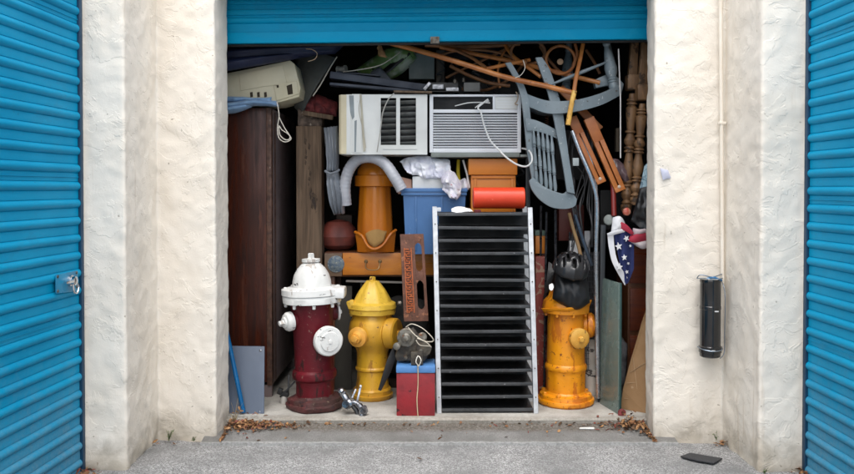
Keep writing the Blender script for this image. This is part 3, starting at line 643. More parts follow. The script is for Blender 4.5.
MB().bar(W(412, 328, Ye), W(424, 345, Ye - .02), .02, .03, .003).build('strut', M_grease, t)
MB().lathe([(0, .004), (.002, .045), (.006, .045), (.01, .02)], W(424, 349, Ye - .035), (.1, -1, .1), 9).build('fan_plate', M_grease, t)
MB().box(W(411, 363, Ye - .04), W(423, 352, Ye - .09), .003).build('bracket', M_grease, t)
b = MB(); b.curve(px([(406, 327, 4.86), (412, 324, 4.84), (422, 328, 4.83), (431, 336, 4.83), (433, 341, 4.84), (424, 341, 4.84), (414, 334, 4.85), (408, 327, 4.86)]), .0032, 6)
b.curve(px([(417, 338, 4.84), (426, 342, 4.83), (431, 347, 4.84), (429, 346, 4.86), (420, 345, 4.85), (416, 340, 4.85)]), .003, 6); b.build('wire', pm('pale_wire', (.62, .55, .44), rough=.5), t)
# rusty cast plate
M_rust = pm('rusty_cast_iron', (.17, .066, .038), (.10, .045, .030), scale=14, rough=.75, bump=.5, bscale=80, spots=((.30, .12, .06), 22, .60), spots2=((.07, .035, .025), 12, .64))
M_rustd = pm('bright_rust', (.50, .13, .04), (.34, .08, .025), scale=30, rough=.8, bump=.4)
Yp = 4.98
t = thing('cast_iron_plate', 'rusty cast iron plate with two long slots standing on the motor', 'iron plate', W(415, 322, Yp))
def quadm(u, v):  # plate coordinates 0..1 -> photo
    a = (400 + 4 * v, 234.5 + 87 * v); c_ = (423.5 + 5 * v, 234 + 87 * v); return (a[0] + (c_[0] - a[0]) * u, a[1] + (c_[1] - a[1]) * u)
def pw(u, v, o=0): return W(*quadm(u, v), Yp - o)
ring = []
b = MB(); TH = V3((0, .025, 0))
cols = [(0, .60), (.88, 1.0)]
for u0, u1 in cols: b.prism([pw(u0, 0), pw(u1, 0), pw(u1, 1), pw(u0, 1)], TH, .002)
for v0, v1 in ((0, .10), (.43, .53), (.87, 1.0)): b.prism([pw(.598, v0, .0003), pw(.882, v0, .0003), pw(.882, v1, .0003), pw(.598, v1, .0003)], TH * .97, .002)
for v0, v1, s in ((.10, .43, 1), (.53, .87, 1)):   # rounded slot ends
    for (vv, sg) in ((v0, 1), (v1, -1)):
        for (uu, su) in ((.6, 1), (.88, -1)):
            b.prism([pw(uu, vv, .0005), pw(uu + su * .14, vv, .0005), pw(uu + su * .05, vv + sg * .015, .0005), pw(uu, vv + sg * .045, .0005)], TH * .9)
b.build('plate', M_rust, t)
b = MB(); b.prism([pw(.13, .155, .001), pw(.17, .155, .001), pw(.17, .90, .001), pw(.13, .90, .001)], (0, -.003, 0)); b.prism([pw(.42, .155, .001), pw(.46, .155, .001), pw(.46, .90, .001), pw(.42, .90, .001)], (0, -.003, 0))
random.seed(3)
for k in range(27):
    v = .165 + k * .0272; u0, u1 = (.20, .40) if k % 2 else (.17, .32 + .1 * random.random())
    b.prism([pw(u0, v, .001), pw(u1, v, .001), pw(u1, v + .011, .001), pw(u0, v + .011, .001)], (0, -.005, 0))
    if k % 3: b.prism([pw(.20 + .12 * (k % 2), v, .001), pw(.25 + .12 * (k % 2), v, .001), pw(.25 + .12 * (k % 2), v + .03, .001), pw(.20 + .12 * (k % 2), v + .03, .001)], (0, -.005, 0))
b.build('cast_relief', M_rustd, t)
b = MB(); nut(b, W(401, 303, Yp + .01), (-1, -.2, 0), .014, .02, 6); b.build('bolt', M_steel, t)
tag(MB().prism([W(393, 347, 5.03), W(387, 360, 5.02), W(378, 390, 5.0), W(381, 391, 5.0), W(391, 372, 5.02), W(396, 358, 5.03)], (0, .02, 0), .002).build('black_wedge', M_fab), 'pointed black bar leaning against the yellow hydrant', 'bar')
# broken chrome tap on the floor
t = thing('broken_tap', 'tangle of silvery tap fittings lying between the maroon and yellow hydrants', 'tap', W(356, 419, 4.88))
M_silver = pm('dull_chrome', (.42, .43, .46), (.10, .10, .11), scale=30, rough=.25, metal=.9, spots=((.05, .05, .05), 40, .60))
b = MB(); b.curve(px([(341, 391, 4.90), (345, 397, 4.88), (349, 402, 4.87), (356, 403, 4.86), (361, 408, 4.85), (362, 416, 4.84)]), [.018] * 6 + [.022] * 10 + [.016] * 12 + [.02] * 13, 12); b.build('spout', M_silver, t)
MB().lathe([(0, .024), (.008, .026), (.018, .02), (.03, .022), (.04, .012)], W(343, 393.5, 4.89), (-.5, -.4, .8), 20).build('collar', M_silver, t)
b = MB(); b.lathe([(0, .03), (.012, .03), (.02, .02), (.04, .022)], W(348, 404, 4.86), (-.3, -.9, .2), 20); b.build('collar', M_silver, t); b = MB()
b.lathe([(0, .028), (.01, .03), (.025, .022), (.04, .014)], W(363, 411, 4.84), (.3, -.5, .8), 20); b.build('collar', M_silver, t)
b = MB(); b.bar(W(357, 402, 4.87), W(361, 385, 4.90), .014, .012, .003); b.bar(W(352, 398, 4.9), W(356, 389, 4.92), .012, .012, .003); b.build('lever', M_silver, t)
b = MB(); b.bar(W(354, 418.3, 4.85), W(366, 416.5, 4.85), .018, .03, .004); b.curve(px([(350, 403, 4.88), (356, 410, 4.87), (358, 416, 4.86)]), .014, 8); b.build('base', pm('black_fitting', (.02, .02, .022), rough=.4), t)

# ------------------------------------------------------------------ left side
M_mahog = pm('mahogany_veneer', (.068, .016, .008), (.028, .008, .005), scale=6, spec=.3, rough=.32, bump=.06, stretch=(6, 6, .5), spots=((.085, .026, .014), 4, .60, (5, 5, .4)))
M_cabd = pm('cabinet_side_lightened', (.22, .165, .16), (.15, .11, .108), scale=5, rough=.5)  # base colour lightened to make up for the shade on this side
M_trimw = pm('worn_trim', (.11, .05, .03), (.045, .02, .013), scale=30, rough=.6, spots=((.24, .19, .15), 30, .66))
Yc = 5.25; zc = W(0, 108, Yc).z; xr = W(271, 0, Yc).x
t = thing('wardrobe', 'tall dark mahogany wardrobe standing on the floor behind the left pilaster', 'wardrobe', (xr - .25, Yc, SLAB))
MB().box((-1.47, Yc, SLAB + .10), (xr - .035, Yc + .04, zc), .002).build('front_panel', M_mahog, t)
MB().box((xr - .034, Yc - .004, SLAB + .08), (xr, Yc + .05, zc + .002), .004).build('corner_trim', M_trimw, t)
MB().box((xr - .03, Yc + .051, SLAB + .08), (xr - .004, Yc + .95, zc), .002).build('side_panel', M_cabd, t)
b = MB(); b.box((-1.47, Yc + .042, SLAB + .10), (-1.45, Yc + .95, zc - .022)); b.box((-1.47, Yc + .042, zc - .02), (xr - .032, Yc + .95, zc)); b.box((-1.44, Yc + .93, SLAB + .1), (xr - .04, Yc + .95, zc - .03)); b.build('carcass', M_cabd, t)
for (x, y) in ((-1.44, Yc + .03), (xr - .03, Yc + .03), (-1.44, Yc + .9), (xr - .03, Yc + .9)): MB().box((x - .025, y - .02, SLAB), (x + .025, y + .02, SLAB + .079), .003).build('leg', M_cabd, t)
MB().box((xr + .001, Yc + .10, SLAB + .09), (xr + .004, Yc + .125, zc - .02)).build('edge_strip', M_trimw, t)
M_panel = pm('blue_grey_sheet', (.095, .12, .165), (.075, .095, .135), scale=3, rough=.45, bump=.04, spots=((.2, .22, .25), 70, .73))
t = thing('sheet_metal_panel', 'blue grey metal panel with screws leaning against the dark wardrobe', 'panel', W(245, 415, 4.94))
pa, pb = W(222, 416.2, 4.87), W(264, 416.2, 4.87); pa.z = pb.z = SLAB; ta, tb = W(222, 346, 5.0), W(264.5, 346.5, 5.0)
MB().prism([pa, pb, tb, ta], (0, .008, .001), .0015).build('sheet', M_panel, t)
for (x, y, d) in ((260.5, 350.5, 4.992), (259.5, 412, 4.877)): MB().lathe([(0, .009), (.003, .008), (.005, .002)], W(x, y, d), (0, -1, .1), 12).build('screw', M_silver, t)
M_bpole = pm('blue_gloss_pole', (.0, .115, .30), (.0, .08, .22), rough=.3, spots=((.6, .6, .6), 40, .74))
p = W(243.5, 416, 4.86); p.z = SLAB + .012
tag(MB().tube([p, W(238, 385, 4.865), W(222, 310, 4.93)], .0135, 12).build('blue_pole', M_bpole), 'glossy blue pole leaning into the corner in front of the metal panel', 'pole')
t = thing('chair_castor', 'black bracket on a small pale foot beside the maroon hydrant', 'castor', W(284, 407, 5.1))
p = W(284, 404, 5.1); MB().lathe([(0, .02), (.004, .022), (.05, .021), (.055, .016)], V3((p.x, 5.1, SLAB)), n=18).build('foot', pm('pale_foot', (.55, .52, .48)), t)
b = MB(); b.obox(W(285, 394, 5.1), (.05, .04, .03), None, .006); b.bar(W(280, 397, 5.08), W(295, 381, 5.1), .012, .012); b.bar(W(288, 396, 5.1), W(289, 375, 5.14), .012, .012); b.obox(W(280, 391, 5.1), (.03, .03, .04), Matrix.Rotation(.4, 3, 'Y'), .005); b.build('bracket', M_fab, t)
# timber post
M_tim = pm('weathered_timber', (.165, .105, .062), (.085, .055, .035), scale=5, rough=.8, bump=.4, stretch=(9, 9, .6), spots=((.035, .022, .015), 9, .64, (1, 1, .35)))
Yt = 5.42
t = thing('timber_post', 'weathered square timber post with a worn gnarled top', 'post', W(309, 300, Yt))
a, c = W(296, 126, Yt), W(321.5, 126, Yt)
MB().box((a.x, Yt, SLAB), (c.x, Yt + .15, a.z), .006).build('shaft', M_tim, t)
a, c = W(299, 109, Yt + .1), W(323.5, 126, Yt + .1); MB().box((a.x, Yt + .03, a.z), (c.x, Yt + .17, W(0, 126.3, Yt).z + .002), .012).build('worn_cap', pm('worn_end_grain', (.17, .12, .09), (.04, .03, .025), scale=22, rough=.9, bump=.8, spots=((.40, .34, .28), 30, .62)), t)
b = MB(); random.seed(5)
for k in range(13):
    x, y = 305 + 2.2 * math.sin(k * 1.3) + k * .65 + random.uniform(-1.5, 1.5), 141 + k * 5.4; w_ = random.uniform(1.0, 2.4); h_ = random.uniform(3.5, 6.5)
    q = [(x - w_ * .3, y - h_ * .6), (x + w_ * .7, y - h_ * .2), (x + w_ * .3, y + h_ * .6), (x - w_ * .6, y + h_ * .3)]
    b.prism([W(a_, b_, Yt - .0005) for a_, b_ in q], (0, -.003, 0), .001)
b.build('bark_seam', pm('dark_bark', (.045, .03, .02), (.10, .065, .04), scale=60, rough=.9, bump=.8), t)
# things on top of the wardrobe
M_cream = pm('yellowed_plastic', (.66, .60, .44), (.56, .50, .34), scale=5, rough=.45, bump=.06, spots=((.20, .16, .10), 26, .70))
Yk = 5.22
t = thing('office_machine', 'yellowed cream plastic machine casing tipped on top of the wardrobe', 'machine', W(262, 107, Yk + .1))
MB().prism(px([(214, 76), (290, 60.5), (294.5, 64), (300.5, 88), (299, 97), (277, 103), (262, 104.5), (214, 104.5)], Yk), (0, .34, 0), .005).build('casing', M_cream, t)
MB().prism(px([(239, 74), (283, 65), (287, 84), (262, 87), (241, 91)], Yk - .001), (0, -.006, 0), .003).build('raised_panel', M_cream, t)
MB().prism(px([(274, 86), (297, 81), (299, 94), (277, 101)], Yk - .001), (0, -.010, 0), .004).build('corner_block', M_cream, t)
b = MB()
for x in (250, 257, 264): b.prism(px([(x, 92.5), (x + 2.6, 92), (x + 3, 97), (x + .4, 97.5)], Yk - .0005), (0, -.002, 0))
b.prism(px([(276.5, 85.5), (278.5, 85), (279, 87.5), (277, 88)], Yk - .0105), (0, -.002, 0)); b.prism(px([(286.5, 86), (292, 84), (293, 94), (288, 95)], Yk - .0115), (0, -.001, 0)); b.build('vent', pm('dark_slot', (.05, .035, .02), rough=.8), t)
M_denim = pm('pale_blue_cotton', (.26, .42, .62), (.17, .29, .48), scale=14, rough=.85, bump=.4, sheen=.2)
t = thing('folded_cloth', 'pale blue cloth folded over the front edge of the wardrobe top', 'cloth', W(250, 108, 5.2))
for (A, B, bu, sd) in ([[(216, 97), (235, 96.5), (258, 98), (272, 97)], [(216, 104), (236, 102), (256, 101), (271, 103)], .045, 1], [[(214, 103), (236, 102), (254, 99.5), (277, 101)], [(214, 109.5), (238, 108), (258, 106), (279, 107)], .075, 2], [[(214, 106), (232, 106), (250, 102.5)], [(214, 114), (234, 113.5), (252, 107)], .08, 3]):
    MB().patch([W(x, y, 5.22) for x, y in A], [W(x, y, 5.20) for x, y in B], 24, 8, .004, bu, .012, 16, sd).build('fold', M_denim, t)
M_string = pm('white_cord', (.72, .66, .56), rough=.8)
b = MB(); b.curve(px([(277, 102, 5.15), (279, 115, 5.14), (277.5, 128, 5.13), (279, 138, 5.12), (285, 142, 5.12), (291, 139, 5.12), (288, 134, 5.12), (282, 130, 5.13), (279, 126, 5.13), (280, 135, 5.12), (286, 140, 5.115), (290, 137, 5.12), (284, 127, 5.13), (279, 117, 5.14)]), .0035, 6)
tag(b.build('string_loop', M_string), 'loop of white cord hanging from the wardrobe top', 'cord')
M_navy = pm('navy_canvas', (.012, .020, .062), (.007, .011, .034), scale=4, rough=.6, bump=.3)
t = thing('rolled_canvas', 'long roll of navy canvas under the raised door at top left', 'canvas', W(270, 70, 5.1))
MB().patch([W(212, 46.5, 5.12), W(270, 45.5, 5.15), W(345, 45, 5.3)], [W(212, 62, 5.1), W(262, 58, 5.12), W(335, 54, 5.3)], 36, 14, .006, .05, .010, 7, 1, wv=(.006, 4, 9)).build('upper_roll', M_navy, t)
MB().patch([W(212, 58, 5.10), W(262, 55, 5.12), W(330, 51, 5.3)], [W(212, 74, 5.08), W(262, 65, 5.12), W(312, 56, 5.3)], 36, 14, .006, .055, .012, 6, 4, wv=(.006, 5, 7)).build('lower_roll', M_navy, t)
MB().curve(px([(306, 49, 5.08), (312, 49.5, 5.07), (317, 53.5, 5.07), (315, 59, 5.07), (308, 61.5, 5.08)]), .0028, 6).build('tie_cord', pm('tan_cord', (.55, .38, .24), rough=.8), t)
tag(MB().patch([W(296, 53, 5.5), W(318, 53, 5.42), W(336, 58, 5.36)], [W(294, 108, 5.5), W(302, 112, 5.45), W(311, 96, 5.4)], 16, 16, .004, .03, .004).build('curved_sheet', pm('grey_felt', (.085, .09, .085), (.06, .062, .058), rough=.8)), 'curved dark grey sheet hanging between the cream machine and the air conditioner', 'sheet')
tag(MB().curve(px([(337, 57, 5.33), (330, 68, 5.31), (321, 84, 5.31), (313, 96, 5.33)]), .0038, 6).build('string_loop', M_string), 'taut white cord along the edge of the dark grey sheet', 'cord')
M_redc = pm('dark_red_cloth', (.18, .022, .022), (.07, .01, .012), scale=24, rough=.8, bump=.5)
tag(MB().patch(px([(304, 100), (318, 95), (337, 102)], 5.5), px([(304, 112), (322, 116), (337, 116)], 5.45), 16, 10, .01, .05, .03, 20, 4).build('red_cloth', M_redc), 'crumpled dark red cloth behind the top of the timber post', 'cloth')
tag(MB().bar(W(303, 113, 5.42), W(333, 118, 5.42), .03, .05).build('wood_scrap', M_tim), 'short wooden scrap lying under the dark red cloth', 'scrap')
# ------------------------------------------------------------------ middle: desk, post, bins, air conditioners
M_oak = pm('orange_varnish', (.56, .20, .022), (.42, .13, .013), scale=4, rough=.32, bump=.08, stretch=(1, 1, 7), spots=((.18, .05, .01), 8, .66))
M_oakd = pm('brown_varnish', (.15, .055, .02), (.09, .03, .012), scale=4, rough=.4)
Yd = 5.42; zd = W(0, 252.5, Yd).z
t = thing('wooden_desk', 'orange varnished wooden desk with a drawer and round blue badge', 'desk', (.0, Yd, SLAB))
x0, x1 = W(324, 0, Yd).x, W(546, 0, Yd).x
MB().box((x0, Yd + .006, zd - .03), (x1, Yd + .55, zd), .004).build('top', M_oakd, t)
MB().box((x0 + .01, Yd + .02, W(0, 277, Yd).z), (x1 - .01, Yd + .50, zd - .031), .003).build('drawer_case', M_oakd, t)
dr = MB().box(W(343, 274.5, Yd + .018), W(435, 253, Yd - .012), .004).build('drawer', M_oak, t)
MB().box(W(437, 274.5, Yd + .018), W(538, 253, Yd - .012), .004).build('drawer', M_oak, t)
b = MB(); b.curve([W(366, 262, Yd - .014), W(366, 268, Yd - .035), W(371, 270, Yd - .04), W(378, 269, Yd - .04), W(380, 262, Yd - .014)], .0035, 6)
for x in (366, 380): b.lathe([(0, .013), (.004, .011), (.006, .003)], W(x, 261.5, Yd - .012), (0, -1, 0), 14)
b.build('drawer_handle', pm('tarnished_brass', (.20, .13, .06), rough=.4, metal=.8), dr)
MB().box(W(325, 276, Yd + .018), W(342, 253.5, Yd - .01), .004).build('end_block', pm('grey_brown_wood', (.16, .10, .06), (.1, .06, .04)), t)
MB().lathe([(0, .057), (.005, .057), (.007, .050), (.0071, .048), (.009, .045), (.012, .01)], W(336, 264, Yd - .011), (0, -1, 0), 36).build('round_badge', pm('verdigris_badge', (.06, .10, .16), (.17, .20, .20), scale=45, rough=.5, bump=.9, bscale=60, spots=((.30, .30, .26), 50, .58)), t)
for (x, y) in ((x0 + .04, Yd + .05), (x1 - .05, Yd + .05), (x0 + .04, Yd + .45), (x1 - .05, Yd + .45)): MB().box((x - .025, y - .025, SLAB), (x + .025, y + .025, W(0, 277, Yd).z - .001), .003).build('leg', M_oakd, t)
tag(MB().bar(W(346, 281, 5.36), W(405, 282.5, 5.36), .012, .03).build('grey_strip', pm('grey_strip', (.16, .15, .14))), 'narrow grey strip under the drawer behind the yellow hydrant', 'strip')
tag(MB().bar(W(346, 281, 5.36) + V3((.1, .03, -.25)), W(346, 281, 5.36) + V3((.1, .03, .0)), .01, .01).build('strip_stand', M_fab), 'thin dark prop under the narrow grey strip', 'prop')
# orange post / barrel
M_oc = pm('orange_brown_enamel', (.60, .19, .010), (.40, .105, .008), scale=3, rough=.3, bump=.08, spots=((.14, .045, .01), 12, .66), stretch=(1, 1, .35))
Yo = 5.5; cx = W(375, 0, Yo).x; zo = lambda py: W(0, py, Yo).z - zd; rr = S(17.5, Yo)
t = thing('orange_barrel', 'orange brown enamelled hydrant barrel standing upside down on the desk', 'barrel', (cx, Yo, zd))
MB().lathe([(0, rr * 1.06), (zo(232), rr * 1.02), (zo(226), rr * .93), (zo(187), rr * .90), (zo(186), rr * 1.16), (zo(176), rr * 1.16), (zo(175), rr * 1.03), (zo(170), rr * 1.0), (zo(163), rr * .72), (zo(160.5), rr * .5), (zo(157), rr * .5)], (cx, Yo, zd), n=48, flute=(zo(226), zo(189), .013, 10)).build('barrel', M_oc, t)
A = [W(355, 232, Yo - .11), W(362, 236, Yo - .15), W(368, 246, Yo - .17), W(375, 249, Yo - .175), W(383, 245, Yo - .17), W(390, 235, Yo - .15), W(396, 230, Yo - .11)]
B = [W(358, 252, Yo - .10), W(366, 252, Yo - .14), W(375, 252, Yo - .145), W(385, 252, Yo - .14), W(394, 252, Yo - .10)]
MB().patch(A, B, 24, 6, .03, .004).build('flared_skirt', M_oc, t)
MB().curve(A, .010, 8).build('skirt_lip', M_oc, t)
MB().patch([W(364, 232, Yo - .09), W(375, 229, Yo - .12), W(387, 231, Yo - .09)], [W(368, 243, Yo - .13), W(375, 247, Yo - .15), W(384, 241, Yo - .13)], 14, 8, .01, .02).build('drape', pm('ochre_cloth', (.38, .22, .07), rough=.8), t)
# brown red ball
tag(MB().lathe([(0, .02), (.01, .08), (.04, .118), (.10, .138), (.16, .118), (.20, .08), (.215, .02)], V3((W(338, 0, 5.62).x, 5.62, zd)), n=36).build('terracotta_pot', pm('terracotta_red', (.24, .055, .038), (.10, .028, .022), scale=7, rough=.55, spots=((.45, .12, .06), 6, .62))), 'round terracotta red ball shaped pot on the desk beside the timber post', 'pot')
# silver duct and grey bag
M_duct = pm('foil_grey', (.50, .50, .53), (.36, .36, .39), scale=12, rough=.5, metal=.1, bump=.3)
dp = smooth(px([(346, 205, 5.33), (345, 186, 5.31), (349, 170, 5.29), (358, 159.5, 5.27), (372, 157.5, 5.24), (385, 164, 5.22), (395, 178, 5.20), (402, 190, 5.2)]), 14)
b = MB(); b.tube(dp, [S(5.7, 5.25) * (1 + .03 * math.sin(i * 1.9)) for i in range(len(dp))], 16)
tag(b.build('flexible_duct', M_duct), 'grey flexible duct arched over the orange barrel', 'duct')
M_gbag = pm('grey_bin_bag', (.26, .28, .31), (.12, .13, .15), scale=7, rough=.28, bump=.5, bscale=14, stretch=(1, 1, .4))
t = thing('grey_bag', 'shiny grey plastic bag tied in the middle hanging beside the timber post', 'bag', W(334, 213, 5.35))
MB().patch([W(323.5, 128, 5.35), W(325, 150, 5.34), W(326, 172, 5.33)], [W(337, 126, 5.35), W(338.5, 150, 5.34), W(338, 171, 5.33)], 24, 26, .01, .03, .014, 10, 1, wv=(.010, 2, 26)).build('upper_bag', M_gbag, t)
MB().patch([W(326, 173, 5.33), W(327, 192, 5.32), W(334, 215, 5.33)], [W(339, 172, 5.33), W(343.5, 190, 5.32), W(344, 214, 5.33)], 24, 26, .01, .05, .016, 12, 7, wv=(.012, 3, 24)).build('lower_bag', M_gbag, t)
MB().curve(px([(325, 171, 5.27), (330, 173.5, 5.25), (336, 172, 5.25), (339, 170, 5.28)]), .008, 8).build('tie', M_gbag, t)
# blue bin
M_bin = pm('blue_bin_plastic', (.075, .185, .40), (.055, .145, .33), scale=3, rough=.45, bump=.1, spots=((.16, .27, .46), 26, .64), spots2=((.04, .09, .18), 12, .65))
Yb2 = 5.26
t = thing('blue_bin', 'blue plastic storage bin full of papers and bags on the desk', 'bin', W(430, 252, Yb2 + .15))
zt2 = W(0, 190, Yb2).z
def frus(x0, x1, y0, y1, z0, z1, ins): return [V3((x0 + ins, y0 + ins, z0)), V3((x1 - ins, y0 + ins, z0)), V3((x1 - ins, y1 - ins, z0)), V3((x0 + ins, y1 - ins, z0)), V3((x0, y0, z1)), V3((x1, y0, z1)), V3((x1, y1, z1)), V3((x0, y1, z1))]
xa, xb = W(403, 0, Yb2).x, W(466, 0, Yb2).x
b = MB(); vs = frus(xa, xb, Yb2, Yb2 + .34, zd + .001, zt2, .018); vi = frus(xa + .006, xb - .006, Yb2 + .006, Yb2 + .334, zd + .009, zt2, .018); b.add(vs + vi, [(0, 1, 5, 4), (1, 2, 6, 5), (2, 3, 7, 6), (3, 0, 4, 7), (0, 3, 2, 1), (8, 12, 13, 9), (9, 13, 14, 10), (10, 14, 15, 11), (11, 15, 12, 8), (8, 9, 10, 11), (4, 5, 13, 12), (5, 6, 14, 13), (6, 7, 15, 14), (7, 4, 12, 15)])
b.build('tub', M_bin, t)
b = MB()
b.box((xa - .02, Yb2 - .02, zt2 - .012), (xb + .01, Yb2 - .001, zt2 + .012), .003); b.box((xa - .012, Yb2 - .012, zt2 - .035), (xb + .005, Yb2 + .0, zt2 - .013), .002)
b.box((xa - .02, Yb2, zt2 - .012), (xa - .001, Yb2 + .34, zt2 + .012), .003); b.box((xb + .001, Yb2, zt2 - .012), (xb + .01, Yb2 + .34, zt2 + .012), .003)
b.build('rim', M_bin, t)
b = MB()
for x in (415, 441): b.prism([W(x, 196.5, Yb2 + .0), W(x + 1.6, 196.5, Yb2 + .0), W(x + 1.6, 250, Yb2 + .016), W(x, 250, Yb2 + .016)], (0, -.006, 0), .001)
b.build('rib', M_bin, t)
M_paper = pm('white_paper', (.88, .87, .85), (.80, .79, .77), scale=9, rough=.75)
tag(MB().prism([W(412.5, 189.5, 5.255), W(443, 189.5, 5.255), W(442.5, 176, 5.235), W(412.5, 176.5, 5.235)], (0, .16, 0), .004).build('paper_box', M_paper), 'white paper box standing in the blue bin', 'box')
tag(MB().prism([W(398, 194, 5.27), W(412, 194, 5.27), W(411.5, 179.5, 5.29), W(401, 177, 5.29)], (0, .03, 0), .004).build('pink_packet', pm('pink_paper', (.62, .36, .27), rough=.7)), 'pinkish packet at the left end of the blue bin', 'packet')
M_film = pm('clear_plastic_bag', (.90, .90, .94), (.70, .70, .80), scale=16, rough=.18, bump=.8, bscale=16, trans=.12, contrast=(.42, .58), spots=((.62, .50, .56), 12, .64))
tag(MB().patch(px([(399, 162), (410, 157), (428, 156), (450, 160)], 5.27), px([(407, 172), (420, 177), (434, 179), (451, 174)], 5.22), 44, 24, .003, .025, .035, 20, 6).build('plastic_bag', M_film), 'crinkled clear plastic bag lying on the paper box in the bin', 'plastic bag')
M_print = pm('printed_tissue', (.82, .80, .80), (.58, .55, .66), scale=26, rough=.6, bump=.5, bscale=20, spots=((.55, .16, .20), 28, .66))
tag(MB().patch(px([(441, 178), (449, 170), (457, 177), (462, 186)], 5.22), px([(442, 190), (449, 196), (456, 200), (460, 196)], 5.18), 20, 14, .004, .035, .035, 26, 8).build('crumpled_wrapper', M_print), 'crumpled white wrapper with coloured print spilling over the bin edge', 'wrapper')
tag(MB().patch(px([(459, 181), (465, 178), (469, 184)], 5.3), px([(459, 191), (464, 192), (469, 190)], 5.28), 10, 8, .004, .02, .02, 30, 9).build('crumpled_wrapper', M_print), 'small crumpled pink and white wrapper between the bin and orange crate', 'wrapper')
tag(MB().curve(px([(458.5, 160, 5.36), (458, 170, 5.34), (459, 180, 5.33), (461, 188, 5.33)]), [.012] * 25, 8).build('curved_yellow_bar', pm('yellow_plastic', (.62, .48, .03), rough=.4)), 'curved yellow plastic bar behind the wrappers', 'bar')
tag(MB().tube(px([(463, 160, 5.31), (467, 174, 5.3), (469.5, 188, 5.29)]), .007, 8).build('white_stick', M_paper), 'thin white stick leaning against the orange crate', 'stick')
# orange crate + red tube
M_crate = pm('orange_crate_plastic', (.62, .20, .012), (.50, .145, .010), scale=4, rough=.42, bump=.06, spots=((.25, .08, .01), 30, .70))
Yq = 5.22
t = thing('orange_crate', 'orange storage box standing behind the rack under the right air conditioner', 'storage box', W(494, 252, Yq + .15))
a, c = W(468.5, 158.5, Yq), W(517.5, 175, Yq); 
MB().box((a.x, Yq, c.z), (c.x, Yq + .36, a.z), .008).build('lid', M_crate, t)
a2, c2 = W(471, 176, Yq + .012), W(516, 214, Yq); MB().box((a2.x, Yq + .014, zd + .001), (c2.x, Yq + .34, c.z - .001), .008).build('body', M_crate, t)
b = MB(); b.box(W(472, 178.5, Yq + .013), W(515, 176.5, Yq + .004), .002)
for x in (474, 511): b.box(W(x, 250, Yq + .013), W(x + 2.5, 178.6, Yq + .006), .002)
b.build('rib', M_crate, t)
M_rtube = pm('orange_red_vinyl', (.74, .055, .012), (.60, .038, .008), scale=3, rough=.4, bump=.12, bscale=14, spots=((.80, .16, .09), 34, .66))
Yt2 = 5.02; ztop = W(0, 209.5, Yr + .03).z
cc = W(499, 199.5, Yt2); rt = S(10.6, Yt2); cc.z = ztop + rt + .003
p_, q_ = V3((W(473.2, 0, Yt2).x, Yt2, cc.z)), V3((W(524.6, 0, Yt2).x, Yt2, cc.z))
t = thing('red_cylinder', 'bright orange red cylinder lying on top of the rack', 'cylinder', cc)
MB().lathe([(0, rt * .93), (.004, rt * .99), (.01, rt), ((q_ - p_).length - .01, rt), ((q_ - p_).length - .004, rt * .99), ((q_ - p_).length, rt * .93)], p_, (1, 0, 0), 40).build('tube', M_rtube, t)
b = MB(); b.lathe([(0, rt * 1.012), (.006, rt * 1.012)], p_ + V3((.012, 0, 0)), (1, 0, 0), 40); b.lathe([(0, rt * 1.012), (.006, rt * 1.012)], q_ - V3((.02, 0, 0)), (1, 0, 0), 40); b.build('end_band', M_rtube, t)
tag(MB().patch(px([(451, 209), (458, 206.5), (470, 208.5)], 4.98), px([(451.5, 212), (462, 213), (473, 211.5)], 4.94), 16, 8, .004, .018, .012, 24, 3).build('white_rag', M_paper), 'small white rag on the top left of the rack', 'rag')
tag(MB().box(W(474, 213, 5.02), W(481, 209.7, 4.97), .003).build('brown_scrap', M_redc), 'small dark red scrap under the left end of the orange red cylinder', 'scrap')
b = MB(); pp = W(528.5, 300, 5.3); pp.z = SLAB; b.bar(pp, W(527.5, 97, 5.3), .028, .028, .002)
tag(b.build('black_post', pm('satin_black', (.02, .022, .026), rough=.4)), 'square black metal post just right of the orange storage box', 'post')

# ------------------------------------------------------------------ air conditioners
M_acw = pm('off_white_enamel', (.70, .70, .67), (.60, .60, .57), scale=4, rough=.4, bump=.04, spots=((.30, .27, .22), 40, .72))
M_acg = pm('cool_grey_plastic', (.74, .75, .77), (.64, .65, .67), scale=4, rough=.42, bump=.03, spots=((.28, .27, .25), 50, .74))
M_acy = pm('yellowed_edge', (.66, .58, .40), (.58, .50, .34), rough=.45)
M_acd = pm('dark_inside', (.012, .012, .013), rough=.8)
M_fin = pm('grey_fins', (.22, .22, .21), (.13, .13, .12), scale=14, rough=.5, metal=.2)
Ya = 5.16; DA = .40
t = thing('air_conditioner', 'off white window air conditioner shown from the side with two louvred grilles', 'air conditioner', W(383, 155.5, Ya + .2))
def wy(px_, py_, o=0): return W(px_, py_, Ya + o)
# casing face built as strips round the two grille openings
b = MB(); zt, zb = 94.5, 154.5
for (xa_, ya_, xb_, yb_) in ((346, zt, 380.7, zb), (416, zt, 427.3, zb), (380.7, zt, 416, 98), (380.7, 145, 416, zb), (396.2, 98, 400, 145)):
    b.prism([wy(xa_, ya_), wy(xb_, ya_), wy(xb_, yb_), wy(xa_, yb_)], (0, .012, 0))
a, c = wy(338, zt), wy(427.3, zb)
b.box((a.x + .02, Ya + .0125, a.z - .004), (c.x, Ya + DA, a.z)); b.box((a.x + .02, Ya + .0125, c.z), (c.x, Ya + DA, c.z + .004)); b.box((c.x - .004, Ya + .0125, c.z + .004), (c.x, Ya + DA, a.z - .004)); b.box((a.x + .03, Ya + DA - .004, c.z + .004), (c.x - .004, Ya + DA, a.z - .004))
b.build('casing', M_acw, t)
b = MB(); arc = [W(346, 0, Ya)]; ax0 = W(338, 0, Ya).x; ax1 = W(346, 0, Ya).x
